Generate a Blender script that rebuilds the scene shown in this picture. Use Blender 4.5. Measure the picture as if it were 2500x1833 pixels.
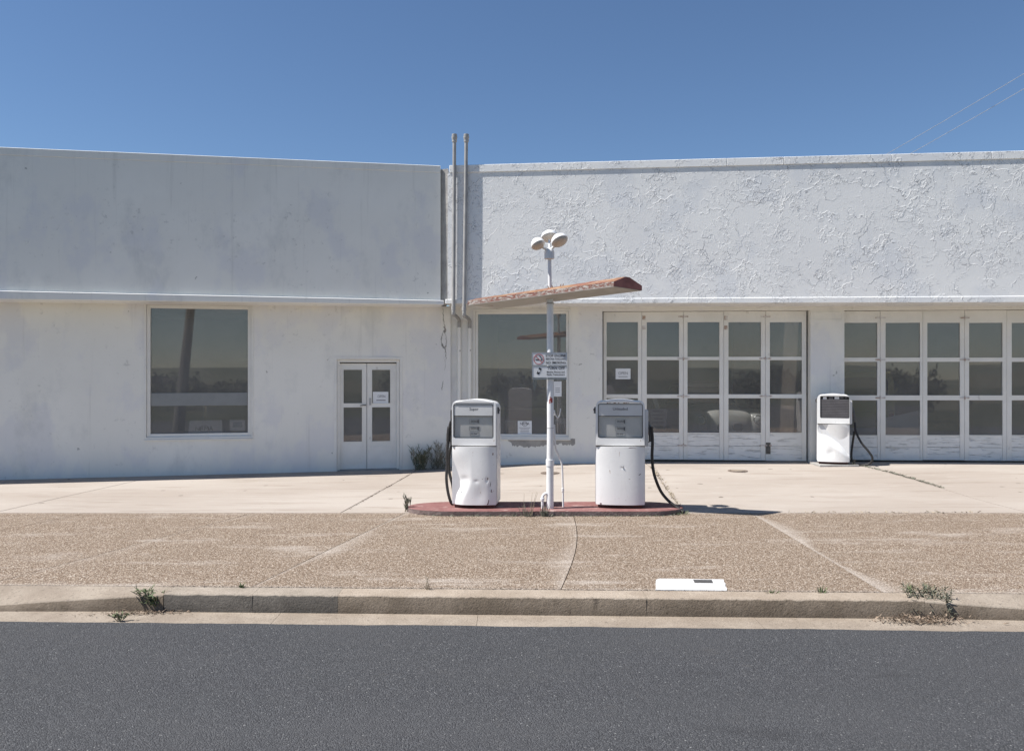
import bpy, bmesh, math, random
import numpy as np
from mathutils import Vector, Matrix

random.seed(7)
S = bpy.context.scene
C = S.collection
R = math.radians
for o in list(bpy.data.objects):
    bpy.data.objects.remove(o)

# ------------------------------------------------------------------ camera, sky, sun, exposure
EYE = 1.75
cam = bpy.data.objects.new('camera', bpy.data.cameras.new('camera'))
cam.data.sensor_width = 36.0
cam.data.lens = 28.8
cam.data.clip_start = 0.05
cam.data.clip_end = 5000
cam.location = (0, 0, EYE)
cam.rotation_euler = (R(90), 0, 0)
C.objects.link(cam)
S.camera = cam

SUN_EL = 56.3
SUN_AZ = 11.3            # degrees towards the camera side, sun stands to the left
sun_dir = Vector((-math.cos(R(SUN_AZ)) * math.cos(R(SUN_EL)), -math.sin(R(SUN_AZ)) * math.cos(R(SUN_EL)), math.sin(R(SUN_EL))))
W = bpy.data.worlds.new('World')
S.world = W
W.use_nodes = True
wn = W.node_tree
bg = wn.nodes['Background']
sky = wn.nodes.new('ShaderNodeTexSky')
sky.sky_type = 'NISHITA'
sky.sun_disc = False
sky.sun_elevation = R(SUN_EL)
sky.sun_rotation = math.atan2(sun_dir.x, sun_dir.y)
sky.altitude = 300
sky.air_density = 1.0
sky.dust_density = 0.0
sky.ozone_density = 6.0
wn.links.new(sky.outputs[0], bg.inputs[0])
bg.inputs[1].default_value = 0.066
sl = bpy.data.lights.new('sun', 'SUN')
sl.energy = 4.7
sl.angle = R(0.55)
sl.color = (1.0, 0.965, 0.925)
so = bpy.data.objects.new('sun', sl)
so.rotation_euler = (-sun_dir).to_track_quat('-Z', 'Y').to_euler()
so.location = (-20, -5, 30)
C.objects.link(so)
S.view_settings.view_transform = 'Standard'
S.view_settings.look = 'None'
S.view_settings.gamma = 1
S.view_settings.exposure = 0.75
S.view_settings.use_curve_mapping = False
S.cycles.max_bounces = 10
S.cycles.transparent_max_bounces = 24
S.cycles.caustics_reflective = False
S.cycles.caustics_refractive = False

# ------------------------------------------------------------------ helpers: objects
def link(name, me, parent=None):
    o = bpy.data.objects.new(name, me)
    C.objects.link(o)
    if parent is not None:
        o.parent = parent
    return o

def root_loc(p):
    while p is not None and p.parent is not None:
        p = p.parent
    return p.location.copy() if p is not None else Vector((0, 0, 0))

def obj(name, bm, m, parent=None, local=False, bevel=0, seg=1, smooth=None, recalc=True):
    """links a bmesh as ONE mesh object; vertices are in world space unless local"""
    if recalc:
        bmesh.ops.recalc_face_normals(bm, faces=bm.faces[:])
    if bevel:
        ed = [e for e in bm.edges if len(e.link_faces) == 2 and e.calc_face_angle(0) > R(30)]
        bmesh.ops.bevel(bm, geom=ed, offset=bevel, segments=seg, affect='EDGES', clamp_overlap=True)
    if not local and parent is not None:
        bmesh.ops.translate(bm, verts=bm.verts[:], vec=-root_loc(parent))
    me = bpy.data.meshes.new(name)
    bm.to_mesh(me)
    bm.free()
    for mm in (m if isinstance(m, (list, tuple)) else [m]):
        me.materials.append(mm)
    if smooth is not None:
        me.shade_smooth()
        if smooth < 180:
            try:
                me.set_sharp_from_angle(angle=R(smooth))
            except Exception:
                pass
    return link(name, me, parent)

def tag(o, label=None, cat=None, group=None, kind=None):
    if label: o['label'] = label
    if cat: o['category'] = cat
    if group: o['group'] = group
    if kind: o['kind'] = kind
    return o

def thing(name, loc, label, cat, group=None, rz=0):
    o = bpy.data.objects.new(name, None)
    o.empty_display_size = 0.2
    C.objects.link(o)
    o.location = loc
    o.rotation_euler = (0, 0, rz)
    return tag(o, label, cat, group)

# ------------------------------------------------------------------ helpers: geometry
def hexa(bm, p):
    v = [bm.verts.new(q) for q in p]
    for f in ((0, 1, 2, 3), (7, 6, 5, 4), (0, 4, 5, 1), (1, 5, 6, 2), (2, 6, 7, 3), (3, 7, 4, 0)):
        bm.faces.new([v[i] for i in f])

def box(bm, x0, x1, y0, y1, z0, z1):
    hexa(bm, [(x0, y0, z0), (x1, y0, z0), (x1, y1, z0), (x0, y1, z0), (x0, y0, z1), (x1, y0, z1), (x1, y1, z1), (x0, y1, z1)])

def tube(bm, pts, r, seg=10, cap=True):
    pts = [Vector(p) for p in pts]
    n = len(pts)
    rs = r if isinstance(r, (list, tuple)) else [r] * n
    t0 = (pts[1] - pts[0]).normalized()
    a = Vector((0, 0, 1)) if abs(t0.z) < 0.9 else Vector((1, 0, 0))
    u = t0.cross(a).normalized()
    rings = []
    for i, p in enumerate(pts):
        t = (pts[min(i + 1, n - 1)] - pts[max(i - 1, 0)]).normalized()
        u = (u - t * u.dot(t)).normalized()
        w = t.cross(u)
        rings.append([bm.verts.new(p + (u * math.cos(2 * math.pi * k / seg) + w * math.sin(2 * math.pi * k / seg)) * rs[i]) for k in range(seg)])
    for a_, b_ in zip(rings, rings[1:]):
        for k in range(seg):
            bm.faces.new([a_[k], a_[(k + 1) % seg], b_[(k + 1) % seg], b_[k]])
    if cap:
        bm.faces.new(rings[0][::-1])
        bm.faces.new(rings[-1])

def lathe(bm, prof, c, seg=24, M=None):
    c = Vector(c)
    rings = []
    for r, z in prof:
        ring = []
        for k in range(seg):
            p = Vector((r * math.cos(2 * math.pi * k / seg), r * math.sin(2 * math.pi * k / seg), z))
            if M is not None: p = M @ p
            ring.append(bm.verts.new(c + p))
        rings.append(ring)
    for a_, b_ in zip(rings, rings[1:]):
        for k in range(seg):
            bm.faces.new([a_[k], a_[(k + 1) % seg], b_[(k + 1) % seg], b_[k]])
    bm.faces.new(rings[0][::-1])
    bm.faces.new(rings[-1])

def spline(pts, n=8):
    """Catmull-Rom through the points"""
    P_ = [Vector(p) for p in pts]
    P_ = [P_[0] * 2 - P_[1]] + P_ + [P_[-1] * 2 - P_[-2]]
    out = []
    for i in range(1, len(P_) - 2):
        for k in range(n):
            t = k / n
            a, b, c, d = P_[i - 1:i + 3]
            out.append(0.5 * ((2 * b) + (c - a) * t + (2 * a - 5 * b + 4 * c - d) * t * t + (3 * b - a - 3 * c + d) * t ** 3))
    out.append(P_[-2])
    return out

def prism(bm, poly, y0, y1):
    """extrude an XZ outline from y0 to y1"""
    a = [bm.verts.new((x, y0, z)) for x, z in poly]
    b = [bm.verts.new((x, y1, z)) for x, z in poly]
    bm.faces.new(a)
    bm.faces.new(b[::-1])
    n = len(poly)
    for i in range(n):
        bm.faces.new([a[i], b[i], b[(i + 1) % n], a[(i + 1) % n]])

def rrect(x0, x1, z0, z1, r, n=5, rt=None):
    """rounded rectangle outline, rt = radius of the two top corners"""
    rt = r if rt is None else rt
    out = []
    for cx, cz, a0, rr in ((x1 - r, z0 + r, -90, r), (x1 - rt, z1 - rt, 0, rt), (x0 + rt, z1 - rt, 90, rt), (x0 + r, z0 + r, 180, r)):
        for k in range(n + 1):
            a = R(a0 + 90 * k / n)
            out.append((cx + rr * math.cos(a), cz + rr * math.sin(a)))
    return out

def ring_plate(bm, outer, inner, y0, y1):
    """plate with a hole: outlines with the same number of points, XZ, thickness y0..y1"""
    n = len(outer)
    V = [[bm.verts.new((x, y, z)) for x, z in pl] for pl in (outer, inner) for y in (y0, y1)]
    of, ob, inf, inb = V
    for i in range(n):
        j = (i + 1) % n
        bm.faces.new([of[i], of[j], inf[j], inf[i]])
        bm.faces.new([ob[j], ob[i], inb[i], inb[j]])
        bm.faces.new([of[j], of[i], ob[i], ob[j]])
        bm.faces.new([inf[i], inf[j], inb[j], inb[i]])

def text_bm(s, size, width=None, bold=False, extrude=0.0):
    """flat lettering in the XZ plane, centred on the origin, facing -Y"""
    cu = bpy.data.curves.new('t', 'FONT')
    cu.body = s
    cu.size = size
    cu.resolution_u = 3
    cu.align_x = 'CENTER'
    cu.align_y = 'CENTER'
    if bold: cu.offset = size * 0.02
    o = bpy.data.objects.new('t', cu)
    C.objects.link(o)
    dg = bpy.context.evaluated_depsgraph_get()
    me = bpy.data.meshes.new_from_object(o.evaluated_get(dg))
    bpy.data.objects.remove(o)
    bm = bmesh.new()
    bm.from_mesh(me)
    bpy.data.meshes.remove(me)
    xs = [v.co.x for v in bm.verts]
    k = (width / (max(xs) - min(xs))) if width else 1.0
    cx = (max(xs) + min(xs)) / 2
    for v in bm.verts:
        x, y = v.co.x, v.co.y
        v.co = ((x - cx) * k, 0, y)
    return bm

class Wall:
    """a vertical plane: u runs to the right along it, off towards the street"""
    def __init__(s, o, d):
        s.o = Vector(o); s.d = Vector(d).normalized(); s.n = Vector((s.d.y, -s.d.x))
    def shift(s, off):
        w = Wall(s.o + s.n * off, s.d); return w
    def pt(s, u, off, z):
        q = s.o + s.d * u + s.n * off
        return Vector((q.x, q.y, z))
    def hit(s, px):
        k = (px - 1250) / 2000
        u = (k * s.o.y - s.o.x) / (s.d.x - k * s.d.y)
        return u, s.o.y + s.d.y * u
    def u(s, px): return s.hit(px)[0]
    def z(s, px, py): return EYE + (916.5 - py) * s.hit(px)[1] / 2000
    def box(s, bm, u0, u1, o0, o1, z0, z1):
        a, b = z0 if isinstance(z0, tuple) else (z0, z0)
        c, d = z1 if isinstance(z1, tuple) else (z1, z1)
        hexa(bm, [s.pt(u0, o1, a), s.pt(u1, o1, b), s.pt(u1, o0, b), s.pt(u0, o0, a), s.pt(u0, o1, c), s.pt(u1, o1, d), s.pt(u1, o0, d), s.pt(u0, o0, c)])
    def place(s, bm, u, off, z, rot=0):
        """moves a bmesh built in local XZ (facing -Y) onto the wall"""
        M = Matrix(((s.d.x, -s.n.x, 0, 0), (s.d.y, -s.n.y, 0, 0), (0, 0, 1, 0), (0, 0, 0, 1)))
        M.translation = s.pt(u, off, z)
        bmesh.ops.transform(bm, matrix=M @ Matrix.Rotation(rot, 4, 'Y'), verts=bm.verts[:])
        return bm
    def holes(s, bm, u0, u1, z0, z1, hs, th):
        us = sorted({u0, u1, *[h[0] for h in hs], *[h[1] for h in hs]})
        us = [x for x in us if u0 <= x <= u1]
        zs = sorted({z0, z1, *[h[2] for h in hs], *[h[3] for h in hs]})
        def solid(i, j):
            if i < 0 or j < 0 or i >= len(us) - 1 or j >= len(zs) - 1: return False
            cu, cz = (us[i] + us[i + 1]) / 2, (zs[j] + zs[j + 1]) / 2
            return not any(h[0] < cu < h[1] and h[2] < cz < h[3] for h in hs)
        vc = {}
        def V(i, j, b):
            if (i, j, b) not in vc: vc[(i, j, b)] = bm.verts.new(s.pt(us[i], -th if b else 0, zs[j]))
            return vc[(i, j, b)]
        for i in range(len(us) - 1):
            for j in range(len(zs) - 1):
                if not solid(i, j): continue
                bm.faces.new([V(i, j, 0), V(i + 1, j, 0), V(i + 1, j + 1, 0), V(i, j + 1, 0)])
                bm.faces.new([V(i, j + 1, 1), V(i + 1, j + 1, 1), V(i + 1, j, 1), V(i, j, 1)])
                for di, dj, e in ((-1, 0, ((i, j), (i, j + 1))), (1, 0, ((i + 1, j + 1), (i + 1, j))), (0, -1, ((i + 1, j), (i, j))), (0, 1, ((i, j + 1), (i + 1, j + 1)))):
                    if not solid(i + di, j + dj):
                        (a, b), (c, d) = e
                        bm.faces.new([V(a, b, 0), V(c, d, 0), V(c, d, 1), V(a, b, 1)])

def P(px, py, Z):
    return Vector(((px - 1250) * Z / 2000, Z, EYE + (916.5 - py) * Z / 2000))

# ------------------------------------------------------------------ helpers: materials
class Mat:
    def __init__(s, name, rough=0.6, spec=0.3, metallic=0.0):
        s.m = bpy.data.materials.new(name)
        s.m.use_nodes = True
        s.t = s.m.node_tree
        s.b = s.t.nodes['Principled BSDF']
        s.b.inputs['Roughness'].default_value = rough
        s.b.inputs['Specular IOR Level'].default_value = spec
        s.b.inputs['Metallic'].default_value = metallic
        s.tc = s.t.nodes.new('ShaderNodeTexCoord')
        s._v = {}
    def n(s, typ, **kw):
        nd = s.t.nodes.new(typ)
        for k, v in kw.items(): setattr(nd, k, v)
        return nd
    def lk(s, a, b): s.t.links.new(a, b)
    def vec(s, scale=(1, 1, 1), rot=(0, 0, 0), loc=(0, 0, 0)):
        key = (tuple(scale), tuple(rot), tuple(loc))
        if key not in s._v:
            mp = s.n('ShaderNodeMapping')
            mp.inputs['Scale'].default_value = scale
            mp.inputs['Rotation'].default_value = rot
            mp.inputs['Location'].default_value = loc
            s.lk(s.tc.outputs['Object'], mp.inputs[0])
            s._v[key] = mp.outputs[0]
        return s._v[key]
    def noise(s, scale, detail=4, rough=0.55, stretch=(1, 1, 1), dist=0.0, loc=(0, 0, 0), rot=(0, 0, 0)):
        nd = s.n('ShaderNodeTexNoise')
        nd.inputs['Scale'].default_value = scale
        nd.inputs['Detail'].default_value = detail
        nd.inputs['Roughness'].default_value = rough
        nd.inputs['Distortion'].default_value = dist
        s.lk(s.vec(stretch, rot, loc), nd.inputs['Vector'])
        return nd.outputs[0]
    def voro(s, scale, feature='F1', out='Distance', stretch=(1, 1, 1)):
        nd = s.n('ShaderNodeTexVoronoi', feature=feature)
        nd.inputs['Scale'].default_value = scale
        s.lk(s.vec(stretch), nd.inputs['Vector'])
        return nd.outputs[out]
    def rng(s, x, a, b, c=0.0, d=1.0, smooth=True):
        nd = s.n('ShaderNodeMapRange')
        if smooth: nd.interpolation_type = 'SMOOTHSTEP'
        for i, v in enumerate((a, b, c, d)): nd.inputs[i + 1].default_value = v
        s.lk(x, nd.inputs[0])
        return nd.outputs[0]
    def math(s, op, a, b=None):
        nd = s.n('ShaderNodeMath', operation=op)
        for i, x in enumerate((a, b)):
            if x is None: continue
            if isinstance(x, (int, float)): nd.inputs[i].default_value = x
            else: s.lk(x, nd.inputs[i])
        return nd.outputs[0]
    def mix(s, f, a, b, mode='MIX'):
        nd = s.n('ShaderNodeMix', data_type='RGBA', blend_type=mode)
        for k, x in ((0, f), (6, a), (7, b)):
            if isinstance(x, (int, float)): nd.inputs[k].default_value = x
            elif isinstance(x, tuple): nd.inputs[k].default_value = (*x, 1)
            else: s.lk(x, nd.inputs[k])
        return nd.outputs[2]
    def ramp(s, x, stops, const=False):
        nd = s.n('ShaderNodeValToRGB')
        cr = nd.color_ramp
        if const: cr.interpolation = 'CONSTANT'
        while len(cr.elements) < len(stops): cr.elements.new(0.5)
        for e, (p_, c_) in zip(cr.elements, stops):
            e.position = p_; e.color = (*c_, 1)
        s.lk(x, nd.inputs[0])
        return nd.outputs[0]
    def attr(s, name):
        nd = s.n('ShaderNodeAttribute', attribute_name=name)
        return nd.outputs['Fac']
    def col(s, c):
        if isinstance(c, tuple): s.b.inputs['Base Color'].default_value = (*c, 1)
        else: s.lk(c, s.b.inputs['Base Color'])
        return s
    def rough(s, x):
        s.lk(x, s.b.inputs['Roughness']); return s
    def bump(s, h, dist=0.01, strength=1.0):
        nd = s.n('ShaderNodeBump')
        nd.inputs['Distance'].default_value = dist
        nd.inputs['Strength'].default_value = strength
        s.lk(h, nd.inputs['Height'])
        s.lk(nd.outputs[0], s.b.inputs['Normal'])
        return s

def simple(name, c, rough=0.6, var=0.15, scale=6, spec=0.3, metallic=0.0, bump=0.0):
    m = Mat(name, rough, spec, metallic)
    f = m.noise(scale, 5)
    d = tuple(x * (1 - var) for x in c); e = tuple(min(1, x * (1 + var)) for x in c)
    m.col(m.mix(m.rng(f, 0.3, 0.7), d, e))
    if bump: m.bump(m.noise(scale * 12, 4), bump)
    return m.m

# --- white rendered wall, old shop wing
m = Mat('shop_render_paint', 0.75, 0.2)
c = m.mix(m.rng(m.noise(0.6, 5, 0.55, loc=(3, 1, 7)), 0.40, 0.60), (0.815, 0.80, 0.745), (0.85, 0.835, 0.78))
c = m.mix(m.rng(m.noise(1.3, 6, 0.55, stretch=(1, 1, 0.7)), 0.50, 0.62, 0, 0.6), c, (0.72, 0.715, 0.725))
c = m.mix(m.rng(m.noise(1.7, 7, 0.65, stretch=(1, 1, 0.6), loc=(2, 2, 2)), 0.53, 0.75, 0, 0.42), c, (0.55, 0.555, 0.54))
c = m.mix(m.rng(m.noise(3.0, 6, 0.7, stretch=(2.6, 2.6, 0.10), loc=(5, 5, 1)), 0.56, 0.74, 0, 0.30), c, (0.50, 0.49, 0.455))
c = m.mix(m.math('MULTIPLY', m.rng(m.noise(9.0, 6, 0.7), 0.58, 0.70), m.rng(m.noise(0.7, 3, loc=(8, 1, 1)), 0.48, 0.62, 0, 0.45)), c, (0.43, 0.425, 0.40))
c = m.mix(m.rng(m.noise(7.5, 2, 0.4, loc=(9, 4, 2)), 0.765, 0.785, 0, 0.6), c, (0.28, 0.27, 0.25))
m.col(c)
h = m.math('ADD', m.math('MULTIPLY', m.noise(3, 4), 0.6), m.math('MULTIPLY', m.noise(45, 4), 0.12))
m.bump(h, 0.02, 0.5)
M_shop = m.m

# --- white wall of the workshop wing, thick flaking paint
def flaky(name, amount=1.0):
    m = Mat(name, 0.7, 0.2)
    f1 = m.noise(1.75, 4, 0.53, dist=0.15)
    f2 = m.noise(2.9, 4, 0.55, dist=0.2, loc=(5, 2, 1))
    f3 = m.noise(5.0, 4, 0.56, dist=0.3, loc=(7, 3, 2))
    def mask(loc, a, b): return m.rng(m.noise(2.6, 3, 0.55, loc=loc), a, b)
    h = None
    ck = None
    for f, lv, loc, amp in ((f1, (0.44, 0.56), (2, 8, 4), 1.0), (f2, (0.46, 0.55), (6, 1, 9), 0.9), (f3, (0.42, 0.58), (4, 4, 7), 0.6)):
        st = None
        for v in lv:
            # a step that curls up at its rim and dies away behind it: flaked paint edge
            e = m.math('MULTIPLY', m.rng(f, v - 0.003, v + 0.003), m.rng(f, v + 0.03, v + 0.004))
            st = e if st is None else m.math('ADD', st, e)
        mk = m.math('MULTIPLY', mask(loc, 0.44, 0.57), m.rng(m.noise(0.9, 3, 0.6, loc=(11, 2, 5)), 0.34, 0.52, 0.45, 1.0))
        st = m.math('MULTIPLY', m.math('MULTIPLY', st, amp), mk)
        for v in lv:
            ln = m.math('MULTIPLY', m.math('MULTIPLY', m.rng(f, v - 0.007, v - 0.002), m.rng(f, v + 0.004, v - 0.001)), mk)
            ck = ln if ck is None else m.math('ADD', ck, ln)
        h = st if h is None else m.math('ADD', h, st)
    h = m.math('ADD', h, m.math('MULTIPLY', m.noise(5, 4, 0.55), 0.22))
    h = m.math('ADD', h, m.math('MULTIPLY', m.math('MULTIPLY', m.noise(26, 4, 0.6), 0.35), m.rng(m.noise(0.8, 3, loc=(1, 6, 2)), 0.42, 0.62, 0.15, 1.0)))
    c = m.mix(m.rng(m.noise(0.7, 3), 0.4, 0.6), (0.80, 0.795, 0.775), (0.83, 0.825, 0.80))
    c = m.mix(m.rng(m.noise(1.1, 6, 0.6, loc=(3, 9, 3)), 0.50, 0.62, 0, 0.55), c, (0.70, 0.715, 0.73))
    c = m.mix(m.rng(m.noise(3.0, 6, 0.7, stretch=(1.6, 1.6, 0.2)), 0.58, 0.8, 0, 0.3), c, (0.56, 0.55, 0.53))
    c = m.mix(m.math('MULTIPLY', m.rng(m.noise(12, 5, 0.7), 0.70, 0.75), m.rng(m.noise(0.9, 2), 0.5, 0.6, 0, 0.6)), c, (0.36, 0.35, 0.34))
    c = m.mix(m.math('MULTIPLY', m.math('MINIMUM', ck, 1.0), 0.75), c, (0.33, 0.33, 0.34))  # dark lines along the flake edges paint in their shade
    m.col(c)
    m.bump(h, 0.0030 * amount, 1.0)
    return m.m
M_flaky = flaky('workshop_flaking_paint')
M_shop2 = M_shop

# --- bare cement
m = Mat('bare_cement', 0.9, 0.15)
m.col(m.mix(m.rng(m.noise(5, 6, 0.65), 0.35, 0.7), (0.30, 0.29, 0.275), (0.40, 0.385, 0.36)))
m.bump(m.noise(30, 5), 0.01)
M_cement = m.m

# --- forecourt concrete
m = Mat('forecourt_concrete', 0.85, 0.2)
c = m.mix(m.rng(m.noise(0.5, 4, stretch=(0.5, 1.2, 1)), 0.35, 0.65), (0.345, 0.298, 0.255), (0.40, 0.355, 0.31))
c = m.mix(m.rng(m.noise(2.2, 6, 0.65, stretch=(0.35, 2.2, 1)), 0.50, 0.72, 0, 0.62), c, (0.26, 0.215, 0.175))
c = m.mix(m.rng(m.noise(5, 5, 0.6, stretch=(0.5, 1.6, 1)), 0.55, 0.72, 0, 0.35), c, (0.44, 0.40, 0.355))
c = m.mix(m.rng(m.noise(5.5, 2, 0.3, loc=(2, 5, 0)), 0.755, 0.78, 0, 0.8), c, (0.13, 0.11, 0.09))
c = m.mix(m.rng(m.noise(60, 3, 0.6), 0.55, 0.75, 0, 0.25), c, (0.22, 0.185, 0.15))
m.col(c)
m.bump(m.noise(50, 5, 0.65), 0.006)
M_conc = m.m

# --- exposed aggregate footpath
m = Mat('exposed_aggregate', 0.85, 0.2)
vc = m.n('ShaderNodeTexVoronoi')
vc.inputs['Scale'].default_value = 92
m.lk(m.vec(), vc.inputs['Vector'])
sep = m.n('ShaderNodeSeparateColor')
m.lk(vc.outputs['Color'], sep.inputs[0])
c = m.ramp(sep.outputs[0], [(0.0, (0.14, 0.095, 0.065)), (0.3, (0.225, 0.165, 0.118)), (0.6, (0.31, 0.24, 0.18)), (0.85, (0.44, 0.365, 0.285)), (1.0, (0.60, 0.53, 0.45))])
c = m.mix(m.rng(vc.outputs['Distance'], 0.40, 0.70, 0, 0.75), c, (0.085, 0.058, 0.038))
c = m.mix(m.rng(m.noise(0.8, 4), 0.35, 0.7, 0, 0.35), c, m.mix(0.5, c, (0.20, 0.155, 0.115)))
w = m.math('ADD', m.attr('worn'), m.rng(m.noise(1.5, 7, 0.7, stretch=(0.4, 1.5, 1)), 0.52, 0.70, 0, 0.75))
w = m.math('MULTIPLY', w, m.rng(m.noise(28, 5, 0.7), 0.3, 0.6, 0.25, 1.0))
c = m.mix(m.math('MINIMUM', w, 0.8), c, (0.42, 0.37, 0.32))
m.col(c)
m.bump(m.math('SUBTRACT', 1.0, vc.outputs['Distance']), 0.006)
M_agg = m.m

# --- kerb and gutter concrete
def kerbmat(name, a, b):
    m = Mat(name, 0.9, 0.15)
    c = m.mix(m.rng(m.noise(3, 6, 0.65), 0.35, 0.68), a, b)
    c = m.mix(m.rng(m.noise(38, 5, 0.7), 0.53, 0.7, 0, 0.6), c, tuple(x * 0.45 for x in a))
    c = m.mix(m.rng(m.noise(22, 3, 0.7, loc=(4, 4, 4)), 0.58, 0.72, 0, 0.5), c, tuple(min(1, x * 1.25) for x in b))
    m.col(c)
    m.bump(m.noise(60, 5, 0.7), 0.008)
    return m.m
M_kerb = kerbmat('kerb_concrete', (0.30, 0.245, 0.19), (0.38, 0.32, 0.255))
M_kerb_dark = kerbmat('weathered_kerb_concrete', (0.27, 0.23, 0.185), (0.36, 0.31, 0.255))
M_kerb_face = kerbmat('shaded_kerb_face', (0.15, 0.12, 0.09), (0.215, 0.175, 0.135))  # kerb concrete darkened to paint in shade on the upright face
M_kerb_face_dark = kerbmat('shaded_weathered_kerb_face', (0.10, 0.09, 0.078), (0.145, 0.13, 0.112))  # weathered segments, with the same face shade painted in
M_gutter = kerbmat('gutter_concrete', (0.26, 0.215, 0.17), (0.33, 0.28, 0.225))

# --- asphalt
m = Mat('asphalt', 0.85, 0.3)
va = m.n('ShaderNodeTexVoronoi')
va.inputs['Scale'].default_value = 120
m.lk(m.vec(), va.inputs['Vector'])
sep = m.n('ShaderNodeSeparateColor')
m.lk(va.outputs['Color'], sep.inputs[0])
c = m.ramp(sep.outputs[0], [(0.0, (0.040, 0.041, 0.044)), (0.6, (0.068, 0.070, 0.074)), (0.92, (0.105, 0.107, 0.112)), (0.99, (0.13, 0.13, 0.13)), (1.0, (0.30, 0.30, 0.29))])
c = m.mix(m.rng(va.outputs['Distance'], 0.4, 0.75, 0, 0.7), c, (0.034, 0.034, 0.036))
c = m.mix(m.rng(m.noise(0.9, 5), 0.4, 0.7, 0, 0.4), c, (0.068, 0.068, 0.07))
c = m.mix(m.rng(m.noise(0.9, 4, 0.5, stretch=(0.06, 1.0, 1), loc=(2, 3, 0)), 0.42, 0.62, 0, 0.45), c, m.mix(0.5, c, (0.085, 0.085, 0.088)))
c = m.mix(m.rng(m.noise(1.4, 4, 0.6, stretch=(0.5, 1, 1), loc=(6, 1, 0)), 0.64, 0.72, 0, 0.45), c, (0.035, 0.035, 0.037))
c = m.mix(m.rng(m.noise(5, 6, 0.7), 0.58, 0.75, 0, 0.35), c, (0.09, 0.085, 0.08))
m.col(c)
m.bump(m.math('SUBTRACT', 1.0, va.outputs['Distance']), 0.008)
M_asph = m.m

# --- painted island
m = Mat('red_island_paint', 0.7, 0.25)
c = m.mix(m.rng(m.noise(4, 6, 0.65), 0.35, 0.7), (0.19, 0.085, 0.078), (0.25, 0.125, 0.115))
c = m.mix(m.rng(m.noise(9, 6, 0.7, stretch=(0.5, 1, 1)), 0.55, 0.66, 0, 0.8), c, (0.40, 0.30, 0.27))
m.col(c)
m.bump(m.noise(40, 4), 0.006)
M_island = m.m
m = Mat('island_kerb_side', 0.85, 0.2)
c = m.mix(m.rng(m.noise(5, 6, 0.65), 0.35, 0.7), (0.16, 0.115, 0.105), (0.24, 0.19, 0.175))
m.col(c)
m.bump(m.noise(40, 4), 0.008)
M_island_side = m.m

# --- pump paint
def pumpmat(name, c0=(0.815, 0.81, 0.79), dirt=0.5):
    m = Mat(name, 0.32, 0.45)
    c = m.mix(m.rng(m.noise(3, 5), 0.4, 0.7), c0, tuple(x * 0.94 for x in c0))
    c = m.mix(m.rng(m.noise(7, 6, 0.7, stretch=(1.5, 1.5, 0.35)), 0.55, 0.8, 0, 0.5 * dirt), c, (0.50, 0.45, 0.38))
    c = m.mix(m.rng(m.noise(22, 4, 0.6, loc=(3, 3, 3)), 0.715, 0.735, 0, min(1, 1.3 * dirt)), c, (0.12, 0.075, 0.05))
    c = m.mix(m.rng(m.noise(30, 3, 0.6, stretch=(1, 1, 0.25), loc=(1, 3, 3)), 0.70, 0.72, 0, min(1, 1.2 * dirt)), c, (0.34, 0.24, 0.17))
    m.col(c)
    m.rough(m.rng(m.noise(6, 4), 0.3, 0.7, 0.25, 0.45))
    return m.m
M_pump = pumpmat('pump_white_enamel')
M_pump2 = pumpmat('pump_cabinet_enamel', (0.70, 0.70, 0.695), 0.8)
M_white = simple('white_metal_paint', (0.74, 0.74, 0.735), 0.45, 0.06, 9, 0.4)
m = Mat('peeling_pole_paint', 0.45, 0.4)
c = m.mix(m.rng(m.noise(5, 5), 0.4, 0.7), (0.76, 0.76, 0.755), (0.68, 0.68, 0.67))
c = m.mix(m.rng(m.noise(13, 5, 0.6, stretch=(1, 1, 0.3)), 0.68, 0.70, 0, 0.9), c, (0.30, 0.29, 0.28))
m.col(c)
M_pole = m.m
M_redchip = simple('old_red_paint', (0.33, 0.07, 0.06), 0.6)
M_grey_pipe = simple('weathered_grey_pipe', (0.34, 0.335, 0.325), 0.6, 0.15, 5)
M_black = simple('black_rubber', (0.032, 0.03, 0.029), 0.55, 0.2, 20)
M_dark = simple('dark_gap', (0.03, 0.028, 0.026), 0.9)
M_darkmetal = simple('dark_metal', (0.11, 0.105, 0.10), 0.5, 0.25, 14, 0.5, 0.4)
M_print = simple('black_print', (0.035, 0.036, 0.042), 0.7, 0.05)
M_print_grey = simple('faded_grey_print', (0.16, 0.16, 0.17), 0.7, 0.05)
M_red_print = simple('faded_red_print', (0.52, 0.19, 0.19), 0.7, 0.1)
M_sign = simple('white_sign_board', (0.70, 0.705, 0.71), 0.4, 0.05, 8)
M_alu = simple('aluminium_edge', (0.42, 0.42, 0.42), 0.45, 0.1, 8, 0.5, 0.6)
M_greyboard = simple('pale_grey_board', (0.26, 0.27, 0.27), 0.7, 0.04)
M_paper = simple('white_paper', (0.78, 0.79, 0.80), 0.8, 0.03)
M_board = simple('white_board', (0.74, 0.75, 0.75), 0.6, 0.04)
M_plinth = simple('rusty_red_plinth', (0.13, 0.06, 0.052), 0.75, 0.3, 12)
M_dial = simple('dial_face', (0.66, 0.65, 0.62), 0.35, 0.06, 5, 0.5)
M_header = simple('dial_header', (0.60, 0.60, 0.59), 0.3, 0.05, 4, 0.5)
M_louvre = simple('grey_louvre', (0.105, 0.10, 0.105), 0.6, 0.12)
m = Mat('flaking_door_paint', 0.7, 0.25)
c = m.mix(m.rng(m.noise(2.5, 4), 0.4, 0.65), (0.775, 0.76, 0.715), (0.82, 0.805, 0.76))
m.col(m.mix(m.rng(m.noise(10, 5, 0.6, stretch=(1, 1, 0.4)), 0.66, 0.74, 0, 0.4), c, (0.42, 0.39, 0.36)))
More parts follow.
